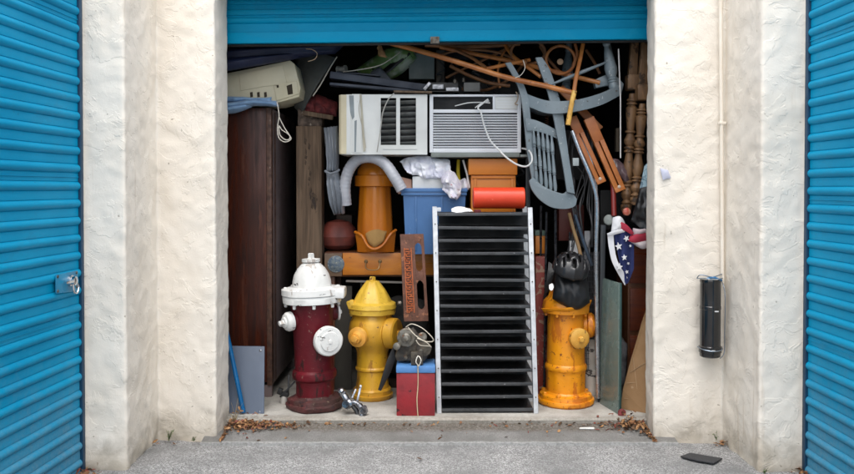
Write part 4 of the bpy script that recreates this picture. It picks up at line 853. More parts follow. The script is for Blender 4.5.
plan = [V3((ax1 + .002, Ya - .003, 0)), V3((ax0 + .018, Ya + .002, 0)), V3((ax0 + .005, Ya + .014, 0)), V3((ax0, Ya + .035, 0)), V3((ax0 - .002, Ya + DA, 0)), V3((ax1 + .002, Ya + DA, 0))]
b.prism([p + V3((0, 0, c.z + .004)) for p in plan], (0, 0, a.z - c.z - .006)); b.build('curved_end', M_acy, t)
b = MB(); b.prism([wy(352, 94.2, -.001), wy(361.5, 94.2, -.001), wy(362, 153, -.001), wy(352.5, 153, -.001)], (0, -.004, 0), .001); b.prism([wy(346.5, 95.5, -.001), wy(350.6, 95.5, -.001), wy(350.6, 153.5, -.001), wy(346.5, 153.5, -.001)], (0, -.003, 0), .001)
b.prism([wy(383, 148, -.001), wy(417, 148, -.001), wy(417, 149.5, -.001), wy(383, 149.5, -.001)], (0, -.003, 0), .001); b.build('raised_seam', M_acw, t)
b = MB(); b.prism([wy(349, 95.5, -.0052), wy(353.6, 95.5, -.0052), wy(354.4, 117, -.0052), wy(352.4, 120, -.0052), wy(350.2, 112, -.0052)], (0, -.0007, 0)); b.prism([wy(354.5, 121, -.0052), wy(356.8, 120, -.0052), wy(356, 152, -.0052), wy(354.4, 152, -.0052)], (0, -.0007, 0)); b.build('peeled_patch', pm('bare_grey_metal', (.26, .29, .30), rough=.5), t)
b = MB(); b.prism([wy(359.5, 94.3, -.006), wy(361.5, 94.3, -.006), wy(365.5, 151, -.006), wy(363.5, 152, -.006)], (0, -.0015, 0)); b.build('old_tape', pm('yellow_tape', (.50, .46, .36), rough=.6), t)
b = MB(); b.box(wy(380, 146, .0605), wy(417, 97, .062)); bk = b.build('grille_back', M_acd, t)
for (x0_, x1_) in ((380.7, 396.2), (400, 416)):
    b = MB()
    for k in range(8):
        y = 100.2 + k * 5.9; p, q = wy(x0_ + .1, y + .6, .018), wy(x1_ - .1, y, .018)
        b.prism([p, q, q + V3((0, .026, -.016)), p + V3((0, .026, -.016))], V3((0, .003, -.006)))
    b.build('grille', M_fin, t)
b = MB(); b.curve(px([(394, 93.5, 5.13), (388, 100, 5.12), (383, 112, 5.12), (381, 125, 5.12), (379, 140, 5.12), (377, 152, 5.13)]), .0042, 6)
b.build('power_cord', pm('grey_cord', (.42, .40, .36), rough=.6), t)
b = MB(); b.curve(px([(361, 94.5, 5.13), (359, 110, 5.135), (363, 130, 5.135), (366, 148, 5.135)]), .0025, 6)
b.build('thin_cord', pm('beige_cord', (.50, .44, .34), rough=.6), t)
# right unit
Ya = 5.18
t = thing('air_conditioner', 'pale grey window air conditioner with fine louvres and an open control bay', 'air conditioner', W(475, 157, Ya + .2))
b = MB()
def strip(bb, x0_, y0_, x1_, y1_, th=.03, o=0, bev=.002): bb.prism([wy(x0_, y0_, o), wy(x1_, y0_ - .0, o), wy(x1_, y1_, o), wy(x0_, y1_, o)], (0, th, 0), bev)
strip(b, 429.5, 94.5, 433.2, 152.5); strip(b, 517.4, 94.5, 521, 152.5); strip(b, 433.2, 94.5, 517.4, 96.6); strip(b, 433.2, 109.5, 517.4, 112.9); strip(b, 433.2, 148.3, 517.4, 152.5)
strip(b, 492.8, 96.6, 495.2, 109.5); b.build('front_frame', M_acg, t)
b = MB()
for k in range(13):
    y = 114.6 + k * 2.62; p, q = wy(433.3, y, .004), wy(517.3, y, .004)
    b.prism([p, q, q + V3((0, .0, -.0085)), q + V3((0, .016, -.003)), q + V3((0, .016, .003))][:2] + [q + V3((0, .018, -.006)), p + V3((0, .018, -.006))], V3((0, .001, -.0062)))
b.build('louvres', M_acg, t)
b = MB(); a, c = wy(430.5, 95.5), wy(520, 152); b.box((a.x, Ya + .031, c.z), (c.x, Ya + .40, a.z), .004); b.build('body', M_acd, t)
b = MB(); a, c = wy(431, 152.6), wy(524, 157.2); b.box((a.x, Ya - .004, c.z), (wy(520, 0).x, Ya + .41, a.z), .004); b.build('base_pan', pm('grey_green_metal', (.20, .22, .20), rough=.5), t)
b = MB(); a, c = wy(520.2, 154.5), wy(528, 157); b.box((a.x, Ya + .0, c.z), (c.x, Ya + .3, a.z), .002); b.build('side_flange', pm('grey_green_flange', (.25, .27, .25), rough=.5), t)
strip(b := MB(), 495.3, 97, 517.3, 109.2, .02, -.001); b.build('control_cover', M_acw, t)
b = MB()
for k in range(4): b.prism([wy(497, 99 + k * 2.6, -.0015), wy(514, 99 + k * 2.6, -.0015), wy(514, 99.5 + k * 2.6, -.0015), wy(497, 99.5 + k * 2.6, -.0015)], (0, -.0006, 0))
b.build('cover_lines', M_acg, t)
b = MB(); b.box(wy(433.4, 109.3, .03), wy(492.7, 97, .0305)); b.build('bay_back', M_acd, t)
M_wcord = pm('white_flex', (.74, .74, .72), rough=.45)
b = MB(); b.curve(px([(488, 99.5, 5.175), (482, 104, 5.15), (478, 108, 5.14), (481, 113, 5.13), (484, 125, 5.125), (490, 140, 5.12), (498, 149, 5.10), (507, 158, 5.07), (517, 164.5, 5.03), (526, 166.5, 4.99), (531.5, 162, 4.98), (531.5, 155, 5.0), (528, 150, 5.08), (522, 148.5, 5.2)]), .0058, 8)
b.build('power_cord', M_wcord, t)
b = MB(); b.curve(px([(455, 106, 5.18), (468, 103, 5.17), (480, 102.5, 5.165), (490, 103, 5.17)]), .0036, 6); b.curve(px([(475, 108, 5.17), (482, 103, 5.165), (489, 101, 5.17)]), .0038, 6)
b.build('inner_cord', M_wcord, t)
b = MB(); b.curve(px([(516, 92, 5.14), (518, 96, 5.13), (517, 101, 5.13), (515, 104, 5.13), (518, 105, 5.13)]), .004, 6); b.build('cable_clip', pm('brass_clip', (.45, .34, .24)), t)
# things on top
tag(MB().bar(W(394, 92.6, 5.2), W(432, 93.5, 5.2), .012, .14).build('wood_batten', M_tim), 'flat brown wooden batten lying on the left air conditioner', 'batten')
t = thing('metal_device', 'small open metal device with bright label on top of the air conditioners', 'device', W(443, 94, 5.25))
b = MB(); b.box(W(421, 93.7, 5.3), W(459, 91.5, 5.15), .003); b.box(W(428, 91.4, 5.3), W(458, 82.5, 5.22), .004); b.build('chassis', pm('black_chassis', (.03, .028, .026), rough=.5), t)
b = MB(); b.box(W(432.5, 89.5, 5.21), W(443.5, 84.5, 5.19), .002); b.box(W(446, 92, 5.2), W(458.5, 87.5, 5.17), .002); b.bar(W(424, 90, 5.2), W(430, 83, 5.2), .02, .03); b.build('module', pm('silver_label', (.5, .5, .52), (.25, .25, .26), scale=60, rough=.35, metal=.4), t)
b = MB(); b.lathe([(0, .012), (.02, .012), (.03, .006)], W(455, 83.5, 5.22), n=10); b.lathe([(0, .01), (.015, .01), (.025, .008)], W(463.5, 82, 5.24), n=10); b.build('knob', M_steel, t)
tag(MB().box(W(463, 93.7, 5.34), W(480, 82.5, 5.22), .004).build('grey_box', pm('grey_card', (.17, .165, .155), (.13, .125, .115), rough=.6)), 'small plain grey box on top of the right air conditioner', 'box')
M_nboard = pm('navy_board', (.035, .045, .07), (.022, .028, .045), rough=.5)
t = thing('navy_rail', 'dark navy folded metal frame lying across the top of the left air conditioner', 'frame', W(380, 90, 5.35))
b = MB(); b.bar(W(331, 76, 5.3), W(428, 89, 5.3), .045, .12, .004); b.build('channel', M_nboard, t)
b = MB(); b.bar(W(330, 84.5, 5.27), W(426, 92.5, 5.3), .018, .08, .003); b.bar(W(337, 72.5, 5.34), W(380, 76, 5.34), .012, .05, .003); b.build('flange', M_nboard, t)
tag(MB().lathe([(0, .026), (.012, .026), (.014, .019), (.05, .019), (.052, .026), (.064, .026)], W(337.5, 70, 5.35), (1, -.4, .05), 20).build('cord_reel', pm('pale_grey_reel', (.28, .27, .24), rough=.5)), 'small grey reel above the left air conditioner', 'reel')
M_green = pm('mottled_green', (.16, .27, .08), (.52, .56, .44), scale=6, rough=.5, bump=.2, contrast=(.45, .55), spots=((.03, .06, .015), 9, .60))
tag(MB().patch([W(355, 70, 5.6), W(372, 58, 5.55), W(392, 47, 5.5), (W(414, 50, 5.5))], [W(372, 84, 5.6), W(388, 81, 5.55), W(404, 72, 5.5), W(417, 58, 5.5)], 24, 12, .01, .09, .015).build('green_bag', M_green), 'mottled green and white bundle wedged under the raised door', 'bundle')
tag(MB().patch([W(372, 77, 5.46), W(385, 68, 5.44), W(406, 50, 5.44)], [W(376, 80, 5.45), W(388, 73, 5.42), (W(411, 54, 5.43))], 16, 4, .006, .01, .003).build('black_strap', M_fab), 'broad black strap across the green bundle', 'strap')
tag(MB().curve(px([(343, 72, 5.3), (358, 70, 5.28), (378, 66, 5.27), (391, 59, 5.28), (400, 52, 5.32)]), .0032, 6).build('thin_wire', M_string), 'thin pale wire arching over the navy frame', 'wire')
tag(MB().patch(px([(371, 72), (379, 67), (385, 73)], 5.4), px([(370, 80), (382, 83), (394, 83)], 5.38), 12, 8, .006, .03, .02).build('grey_rag', pm('grey_rag', (.12, .13, .15), rough=.8)), 'dark grey rag bunched on the navy frame', 'rag')
tag(MB().box(W(409.5, 83, 5.7), W(434.5, 53, 5.5), .006).build('grey_cabinet', pm('grey_green_paint', (.20, .23, .22), (.16, .185, .175), rough=.5)), 'plain grey green metal box behind the air conditioners', 'box')
tag(MB().box(W(436, 92, 5.62), W(444.5, 50, 5.55), .004).build('grey_plank', pm('grey_wood', (.10, .085, .07), rough=.7)), 'narrow upright grey brown plank beside the grey green box', 'plank')
tag(MB().patch(px([(377, 48), (380, 43), (384, 50)], 5.2), px([(378, 56), (383, 57), (387, 58)], 5.18), 10, 8, .004, .02, .02, 30).build('tan_leaf', pm('tan_bract', (.32, .17, .07), rough=.8)), 'curled tan dry husk hanging under the door', 'husk')
# ------------------------------------------------------------------ rattan
M_rat = pm('orange_rattan', (.52, .19, .045), (.30, .095, .022), scale=10, rough=.38, bump=.2, stretch=(1, 1, 1), spots=((.12, .045, .02), 30, .66))
M_ratd = pm('brown_rattan', (.32, .135, .05), (.18, .075, .03), scale=10, rough=.45, bump=.2)
M_bam = pm('yellow_bamboo', (.75, .46, .10), (.55, .29, .05), scale=14, rough=.4, spots=((.16, .07, .02), 30, .60))
t = thing('rattan_frame', 'tangled orange rattan furniture frame with scrolls wedged under the door', 'rattan frame', W(500, 90, 5.1))
def pole(pts, r, m=M_rat, name='pole'): return MB().curve(px(pts), [r] * (8 * (len(pts) - 1) + 1) if len(pts) > 2 else r, 10).build(name, m, t)
pole([(386, 42, 5.12), (420, 51, 5.08), (462, 63.5, 5.05), (505, 77, 5.02), (545, 86, 4.99), (573, 93, 4.97)], .0165)
pole([(440, 47, 5.30), (480, 55, 5.26), (515, 62, 5.22), (560, 73, 5.15), (600, 83, 5.1)], .015)
pole([(486, 69, 5.08), (505, 65, 5.12), (530, 60, 5.15)], .012)
pole([(455, 50, 5.25), (472, 58, 5.2), (486, 68, 5.12)], .011, M_ratd)
pole([(505, 45, 5.25), (513, 56, 5.2), (526, 66, 5.14), (541, 77, 5.08)], .012)
pole([(450, 66, 5.35), (470, 76, 5.32), (490, 83, 5.3), (510, 86, 5.3)], .012, M_ratd)
pole([(425, 45, 5.3), (470, 47, 5.3), (520, 44, 5.3)], .014, M_ratd)
pole([(529, 82, 5.15), (550, 88, 5.12), (570, 92, 5.1)], .011, M_ratd)
pole([(583, 44, 5.06), (580, 60, 5.03), (576, 78, 4.98), (574, 92, 4.965)], .013)
pole([(574.5, 91, 4.955), (571, 107, 4.94), (568, 125, 4.93)], .0155, M_bam)
pole([(438, 56, 5.42), (462, 50, 5.4), (495, 52, 5.38), (520, 62, 5.36), (538, 76, 5.34)], .009, M_ratd)
pole([(446, 78, 5.45), (466, 68, 5.42), (488, 58, 5.4), (508, 48, 5.38)], .009, M_ratd)
pole([(462, 89, 5.44), (486, 90, 5.42), (508, 80, 5.4), (522, 66, 5.4)], .010, M_ratd)
pole([(540, 46, 5.32), (549, 60, 5.3), (566, 76, 5.28), (592, 80, 5.26)], .010, M_ratd)
pole([(586, 50, 5.3), (594, 62, 5.28), (600, 74, 5.26)], .010, M_ratd)
pole([(500, 88, 5.3), (498, 70, 5.3), (503, 54, 5.3), (512, 44, 5.3)], .008, M_rat)
for (cx_, cy2, rx, ry, Yz, mm) in ((528, 52, 17, 12, 5.2, M_ratd), (560.5, 60, 14.5, 14, 5.12, M_rat)):
    MB().tube([W(cx_ + rx * math.cos(a * math.pi / 18), cy2 + ry * math.sin(a * math.pi / 18), Yz) for a in range(36)], .010, 10, True).build('scroll', mm, t)
MB().curve(px([(573, 66, 5.12), (577, 54, 5.12), (575, 44, 5.12)]), .010, 8).build('scroll', mm, t)
MB().lathe([(0, .018), (.008, .02), (.012, .014), (.014, .004)], W(560, 62, 5.13), (0, -1, 0), 20).build('rosette', pm('rattan_end', (.40, .25, .15), rough=.7), t)
for (x, y, Yz) in ((523.5, 62.5, 5.12), (545, 83, 5.03)):
    b = MB()
    for k in range(4): b.lathe([(0, .021), (.004, .021)], W(x + k * .8, y + k * .3, Yz), (1, -.2, -.3), 14)
    b.build('binding', M_ratd, t)
tag(MB().curve(px([(523, 60, 5.0), (525, 68, 4.99), (521, 75, 4.99), (515, 78, 5.0)]), .0022, 6).build('thin_wire', M_string), 'short curl of pale wire hanging from the rattan frame', 'wire')
# ------------------------------------------------------------------ blue grey rocking chair, upside down
M_ch = pm('blue_grey_chair_paint', (.205, .245, .265), (.145, .18, .20), scale=4, rough=.38, bump=.08, spots=((.42, .45, .45), 40, .64), spots2=((.07, .06, .05), 26, .65))
Yh = 5.04
t = thing('upturned_chair', 'blue grey painted wooden chair hung upside down by its curved back', 'chair', W(556, 209, Yh))
def slat(pts_l, pts_r, Y_, th, name, m=M_ch):
    A = smooth([W(x, y, Y_) for x, y in pts_l], 6); B = smooth([W(x, y, Y_) for x, y in pts_r], 6)
    return MB().prism(A + B[::-1], (0, th, 0), .004).build(name, m, t)
slat([(535.5, 57.5), (540, 70), (547, 90), (552, 110), (557, 135), (562, 160), (567, 192)], [(542, 57), (550, 70), (557, 90), (562.5, 110), (566, 135), (569.5, 160), (575, 194)], Yh - .03, .028, 'back_post')
slat([(505, 63), (515, 80), (521, 97), (524, 120), (527, 150), (533, 186)], [(511, 62), (521, 79), (528, 96), (531, 120), (534, 150), (540, 188)], Yh + .02, .028, 'back_post')
slat([(529, 181), (532, 190), (540, 200), (552, 207.5), (566, 209), (575, 206), (577, 199)], [(533, 177), (541, 184.5), (550, 189.5), (558, 192.5), (564, 193.5), (569, 190), (577, 199)], Yh, .026, 'crest_rail')
slat([(525, 118), (535, 120), (545, 124), (557, 130)], [(527, 131), (535, 131), (546, 134), (558, 139)], Yh + .005, .024, 'lower_rail')
tp = [(533.5, 130), (538, 130.5), (542.5, 132), (547, 133.5), (551.5, 136)]; bt = [(536.5, 181), (541.5, 185), (546.5, 188), (551, 190), (555.5, 191.5)]
for a_, b_ in zip(tp, bt):
    p, q = W(*a_, Yh + .012), W(*b_, Yh + .012); L = (q - p).length; d = (q - p).normalized()
    MB().lathe([(0, .008), (.03, .008), (.05, .012), (L * .27, .013), (L * .275, .009), (L * .29, .014), (L * .305, .009), (L * .32, .014), (L * .335, .009), (L * .36, .008), (L * .66, .013), (L * .675, .009), (L * .69, .014), (L * .705, .009), (L * .74, .009), (L * .9, .013), (L, .009)], p, d, 12).build('spindle', M_ch, t)
# seat: a thick plank seen edge on, its curved edge towards the camera
A = smooth([W(x, y, z_) for x, y, z_ in ((520, 90, 5.09), (532, 96, 5.05), (550, 101, 5.0), (575, 100, 4.98), (600, 93.5, 5.0), (622, 83.5, 5.04))], 6)
B = smooth([W(x, y, z_) for x, y, z_ in ((522, 103, 5.09), (532, 108, 5.05), (549, 113.5, 5.0), (573, 112, 4.98), (600, 105.5, 5.0), (619, 96, 5.04))], 6)
n = len(A); vs = A + B + [a_ + V3((.02, .40, .02)) for a_ in A] + [b_ + V3((.02, .40, .02)) for b_ in B]; fs = []
for i in range(n - 1): fs += [(i, i + 1, n + i + 1, n + i), (2 * n + i + 1, 2 * n + i, 3 * n + i, 3 * n + i + 1), (i + 1, i, 2 * n + i, 2 * n + i + 1), (n + i, n + i + 1, 3 * n + i + 1, 3 * n + i)]
fs += [(0, n, 3 * n, 2 * n), (n - 1, 3 * n - 1, 4 * n - 1, 2 * n - 1)]
MB().add(vs, fs).build('seat', M_ch, t)
def leg(p, q, name='leg', big=1):
    L = (q - p).length; d = (q - p).normalized(); s = big
    return MB().lathe([(0, .030 * s), (.02, .032 * s), (.04, .026 * s), (.045, .031 * s), (.055, .026 * s), (.06, .032 * s), (.07, .024 * s), (.10, .036 * s), (.13, .040 * s), (.20, .030 * s), (.27, .019 * s), (.285, .026 * s), (.30, .022 * s), (.34, .017 * s), (L, .019 * s)], p, d, 20).build(name, M_ch, t)
leg(W(614, 89, 5.06), W(604, 28, 5.06)); leg(W(566, 92, 5.40), W(570, 30, 5.45)); leg(W(612, 84, 5.40), W(606, 28, 5.40))
p, q = W(550, 85, 5.01), W(606, 62.5, 5.05); L = (q - p).length
MB().lathe([(0, .006), (L * .3, .011), (L * .6, .012), (L, .007)], p, q - p, 12).build('stretcher', M_ch, t)
slat([(594, 80), (612, 74), (624, 84)], [(596, 88), (612, 86), (621, 96)], 5.10, .06, 'seat_corner')

# ------------------------------------------------------------------ wooden slotted arms (folded frame)
M_fut = pm('orange_pine', (.50, .165, .032), (.30, .085, .018), scale=5, rough=.4, bump=.1, spots=((.42, .11, .03), 6, .60), spots2=((.10, .03, .01), 40, .70))
def slotted(x0, y0, x1, y1, wpx, Y_, slot, label, grp):
    p, q = W(x0, y0, Y_), W(x1, y1, Y_ - .03); d = (q - p); L = d.length; d.normalize(); s = V3((d.z, 0, -d.x)).normalized() * S(wpx, Y_) / 2; f = V3((0, .035, 0))
    t = thing('slotted_wooden_arm', label, 'wooden arm', q, grp); b = MB()
    a0, a1 = L * slot[0], L * slot[1]; g = .13
    b.prism([p + s, p + d * a0 + s, p + d * a0 - s, p - s], f, .003); b.prism([p + d * a1 + s, q + s, q - s, p + d * a1 - s], f, .003)
    for sg in (1, -1): b.prism([p + d * (a0 - .001) + s * sg, p + d * (a1 + .001) + s * sg, p + d * (a1 + .001) + s * sg * g, p + d * (a0 - .001) + s * sg * g], f * .98, .002)
    b.build('rail', M_fut, t)
    MB().lathe([(0, .010), (.003, .010), (.006, .003)], q - d * .03 - V3((0, .001, 0)), (0, -1, 0), 14).build('bolt', pm('pale_bolt', (.6, .5, .4), rough=.4), t)
    MB().obox(p + d * a0 + V3((0, .04, 0)), (.06, .03, .02), None, .004).build('hinge', M_steel, t)
slotted(572, 117, 602, 183, 9.5, 5.10, (.25, .93), 'orange wooden slotted arm nearer the upturned chair, with a pale bolt', 'slotted wooden arms')
slotted(589, 118, 621, 191, 10.5, 5.06, (.32, .94), 'longer orange wooden slotted arm leaning beside the turned posts', 'slotted wooden arms')
tag(MB().bar(W(560, 88, 5.25), W(600, 130, 5.2), .05, .03).build('orange_board', M_fut), 'short orange board crossing behind the chair seat', 'board')
# ------------------------------------------------------------------ turned posts
M_pine = pm('aged_turned_wood', (.25, .135, .06), (.12, .062, .028), scale=9, rough=.5, bump=.3, stretch=(3, 3, .8), spots=((.055, .03, .015), 16, .57))
def turned(x0, yb, yt, Y_, sc_, label, lean):
    p, q = W(x0 + lean, yb, Y_), W(x0, yt, Y_); L = (q - p).length; r = .036 * sc_
    t = thing('turned_post', label, 'post', p, 'turned wooden posts at the right')
    pr = [(0, r * .75), (.02, r), (.045, r), (.05, r * .7), (.06, r * .95), (.075, r * .6)]
    u = .08; k = 0
    for hgt, kind in ((.10, 'v'), (.03, 'b'), (.03, 'b'), (.22, 'v'), (.03, 'b'), (.03, 'b'), (.10, 'v'), (.03, 'b'), (.2, 'c'), (.03, 'b'), (.03, 'b')):
        hgt *= (L - .16) / .83
        if kind == 'v': pr += [(u, r * .6), (u + hgt * .2, r * .95), (u + hgt * .45, r * 1.05), (u + hgt * .8, r * .72), (u + hgt, r * .6)]
        elif kind == 'c': pr += [(u, r * .65), (u + hgt * .7, r * 1.0), (u + hgt * .9, r * 1.05), (u + hgt, r * .62)]
        else: pr += [(u + hgt * .1, r * .62), (u + hgt * .3, r * .95), (u + hgt * .7, r * .95), (u + hgt * .95, r * .62)]
        u += hgt
    pr.append((L - .05, r * .6)); MB().lathe(pr, p, q - p, 24).build('shaft', M_pine, t)
    d = (q - p).normalized(); MB().obox(q - d * .03 + V3((0, 0, .05)), (r * 2.4, r * 2.4, .10), None, .012).build('block', M_pine, t)
    b = MB(); b.prism([q + V3((-.028, 0, .07)), q + V3((.028, 0, .07)), q + V3((.045, 0, .50)), q + V3((.005, 0, .50))], (0, .04, 0), .003); b.build('upper_shaft', M_pine, t)
turned(633, 212, 86, 5.12, 1.0, 'dark aged turned wooden post left of its twin with a square block', -7)
turned(643, 205, 96, 5.06, .95, 'paler aged turned wooden post next to the right pilaster', -8)
b = MB(); b.tube(px([(618.5, 49, 4.98), (620.5, 100, 4.98), (620.5, 158, 4.97)]), .0042, 8)
tag(b.build('white_rod', pm('white_rod', (.62, .60, .58), rough=.5)), 'thin white rod standing upright in front of the turned posts', 'rod')
tag(MB().box(W(614.5, 152, 5.5), W(619.5, 128, 5.45), .002).build('tan_strip', pm('tan_wood', (.2, .16, .11))), 'short tan strip deep behind the white rod', 'strip')
# ------------------------------------------------------------------ chrome tubes
M_tube = pm('scuffed_chrome', (.62, .63, .65), (.36, .36, .38), scale=20, rough=.25, metal=.75)
t = thing('chrome_frame', 'bent chrome tube frame leaning behind the orange hydrant', 'tube frame', W(593, 400, 5.06))
b = MB(); b.curve(px([(572, 131, 5.08), (580, 152, 5.06), (590, 175, 5.04), (596, 195, 5.03), (597, 215, 5.03), (596, 260, 5.05), (597, 330, 5.08), (598, 398, 5.12)]), .0125, 10); b.build('tube', M_tube, t)
b = MB(); b.curve(px([(582, 138, 5.12), (589, 155, 5.10), (594.5, 175, 5.09), (596, 190, 5.10), (596, 240, 5.12)]), .0115, 10); b.build('tube', M_tube, t)
b = MB(); b.box(W(572, 166, 5.05), W(579, 158, 5.02), .003); b.build('clip', pm('pale_clip', (.35, .38, .38), rough=.4), t)
# bundle of dark metal rods
M_rod = pm('black_rod', (.016, .016, .018), (.05, .05, .055), scale=40, rough=.32, metal=.3)
for i, (xa_, ya_, xb_, yb_, Y_, r, lab) in enumerate(((541, 206, 540, 395, 5.32, .008, 'thin black metal rod at the left of the bundle behind the hydrant'), (546.5, 212, 544, 400, 5.28, .008, 'second black metal rod from the left in the bundle behind the hydrant'), (555.5, 210, 556, 400, 5.3, .010, 'thicker upright black rod behind the black helmet'),
        (570, 232, 562, 398, 5.34, .007, 'leaning black rod behind the helmet left of the pale stick'))):
    p = W(xb_, yb_, Y_); p.z = SLAB; tag(MB().tube([p, W(xa_, ya_, Y_)], r, 8).build('black_rod', M_rod), lab, 'rod', 'black rods behind the hydrant')
p = W(600, 300, 5.15); p.z = SLAB
tag(MB().bar(p, W(603, 225, 5.05), .03, .03, .003).build('black_post', pm('dark_steel', (.03, .035, .04), rough=.4)), 'slim dark steel post left of the draped flag', 'post')
tag(MB().tube([W(575, 215, 5.2), W(583, 240, 5.16), W(592, 266, 5.12)], .013, 10).build('steel_strut', pm('blue_steel', (.07, .09, .12), rough=.3, metal=.6)), 'slanted blue steel strut above the wire basket', 'strut')
tag(MB().curve(px([(569, 213, 5.2), (573, 228, 5.18), (579, 248, 5.16), (583, 268, 5.14)]), .012, 8).build('wooden_stick', pm('pale_ash', (.30, .18, .08), rough=.5)), 'curved pale wooden stick above the black helmet', 'stick')
tag(MB().box(W(569, 263, 5.32), W(579, 241, 5.28), .002).build('white_card', M_paper), 'small white card behind the pale wooden stick', 'card')
tag(MB().box(W(584, 270, 5.32), W(590, 231, 5.3), .002).build('grey_card', pm('grey_card2', (.4, .4, .42))), 'narrow pale grey card behind the slanted strut', 'card')
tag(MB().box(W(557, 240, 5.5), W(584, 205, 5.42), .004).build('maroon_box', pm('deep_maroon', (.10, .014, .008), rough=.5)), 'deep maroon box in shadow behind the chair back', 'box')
b = MB(); 
for k in range(10): b.curve(px([(549 + k * .9, 262 + k * .6, 5.2), (547 + k, 280 - k, 5.16), (543 + k * 1.2, 300 - k * 2, 5.18)]), .003, 5)
tag(b.build('cable_bunch', M_fab), 'bunch of thin black cables left of the helmet', 'cables')
tag(MB().patch(px([(549, 285), (552, 283.5), (554, 286)], 4.99), px([(549.5, 289), (552, 290.5), (553.5, 288)], 4.97), 8, 6, .002, .004, .008, 60).build('white_tag', M_paper), 'tiny crumpled white tag beside the black bag', 'tag')
# orange box, red tin box between the rack and the rods
tag(MB().box(W(533, 252, 5.45), W(545.5, 236, 5.32), .004).build('orange_box', M_crate), 'small orange box on the desk end behind the rack rail', 'box')
tag(MB().box(W(533, 234.8, 5.44), W(545, 230.5, 5.33), .002).build('green_board', pm('pale_green', (.12, .18, .14), rough=.5)), 'thin pale green board lying on the small orange box', 'board')
b = MB(); a, c = W(535, 300, 5.31), W(546, 256, 5.31); b.box((a.x, 5.28, SLAB), (c.x, 5.40, c.z - .0), .004)
tag(b.build('red_patterned_box', pm('red_print', (.22, .03, .02), (.30, .18, .12), scale=26, rough=.5, contrast=(.55, .6))), 'tall dark red patterned box between the rack and the orange hydrant', 'box')
# wire basket
t = thing('wire_basket', 'tall black wire mesh basket standing behind the orange hydrant', 'basket', W(590, 330, 5.2)); b = MB()
for k in range(10):
    x = 584 + k * 1.55; p = W(x, 330, 5.2); p.z = SLAB; b.tube([p, W(x, 252, 5.2)], .0022, 4)
for k in range(22): y = 254 + k * 5.5; b.tube([W(583, y, 5.2), W(599, y + .5, 5.2)], .0022, 4)
for (x, y) in ((583, 252), (598.5, 252)): b.tube([V3((W(x, 0, 5.2).x, 5.2, SLAB)), W(x, y, 5.2)], .005, 6)
b.build('mesh', pm('grey_wire', (.10, .10, .11), rough=.4, metal=.5), t)
b = MB(); random.seed(12)
for k in range(24):
    c0 = V3((random.uniform(584, 598), random.uniform(256, 330), 5.24)); b.curve([W(c0.x, c0.y, 5.23), W(c0.x + random.uniform(-6, 6), c0.y + random.uniform(-8, 8), 5.26), W(c0.x + random.uniform(-6, 6), c0.y + random.uniform(-8, 8), 5.24)], .0035, 5)
b.build('cable_filling', M_rod, t)
# white pipe and can
p = W(592, 400, 5.2); t = thing('white_pipe', 'stained white plastic pipe standing behind the orange hydrant', 'pipe', V3((p.x, 5.24, SLAB)))
MB().lathe([(0, .062), (.01, .064), (W(0, 340, 5.24).z - SLAB - .19, .060), (W(0, 340, 5.24).z - SLAB - .188, .048), (W(0, 338, 5.24).z - SLAB, .048)], V3((W(593, 0, 5.24).x, 5.24, SLAB)), n=28).build('pipe', pm('stained_white', (.52, .50, .45), (.36, .33, .28), scale=9, rough=.5, spots=((.06, .05, .045), 12, .60), spots2=((.30, .14, .06), 16, .68)), t)
MB().curve(px([(584, 372, 5.16), (592, 376, 5.16), (601, 374, 5.17)]), .004, 6).build('hoop', M_rod, t)
# glass sheet
def glass():
    m = bpy.data.materials.new('smoky_green_glass'); m.use_nodes = True; b_ = m.node_tree.nodes['Principled BSDF']
    b_.inputs['Base Color'].default_value = (.42, .62, .58, 1); b_.inputs['Transmission Weight'].default_value = .55; b_.inputs['Roughness'].default_value = .12; b_.inputs['IOR'].default_value = 1.5
    t_ = m.node_tree; n_ = nd(t_, 'ShaderNodeTexNoise'); n_.inputs['Scale'].default_value = 8; n_.inputs['Detail'].default_value = 6
    g_ = nd(t_, 'ShaderNodeTexCoord'); t_.links.new(g_.outputs['Object'], n_.inputs[0]); r_ = nd(t_, 'ShaderNodeMapRange'); r_.inputs[1].default_value = .4; r_.inputs[2].default_value = .7; r_.inputs[3].default_value = .10; r_.inputs[4].default_value = .4
    t_.links.new(n_.outputs[0], r_.inputs[0]); t_.links.new(r_.outputs[0], b_.inputs['Roughness'])
    mx = nd(t_, 'ShaderNodeMix', data_type='RGBA'); mx.inputs[6].default_value = (.20, .30, .27, 1); mx.inputs[7].default_value = (.34, .42, .38, 1); t_.links.new(n_.outputs[0], mx.inputs[0]); t_.links.new(mx.outputs[2], b_.inputs['Base Color'])
    return m
a, c = W(601.5, 403, 5.1), W(619.5, 416, 4.86); a.z = c.z = SLAB; h = W(0, 281, 4.9).z
t = thing('glass_sheet', 'dusty green glass sheet standing on edge left of the cardboard', 'glass sheet', (a + c) / 2)
side = (c - a).normalized(); nn = V3((side.y, -side.x, 0)) * .010
a2, c2 = a + V3((0, 0, h - SLAB)), c + V3((0, 0, W(0, 283, 4.86).z - SLAB))
MB().prism([a, c, c2, a2], nn, .001).build('pane', glass(), t)
MB().bar(c + V3((.004, 0, .001)), c2 + V3((.004, 0, 0)), .012, .008, .001).build('edge_strip', pm('dark_green_edge', (.02, .06, .055), rough=.25), t)
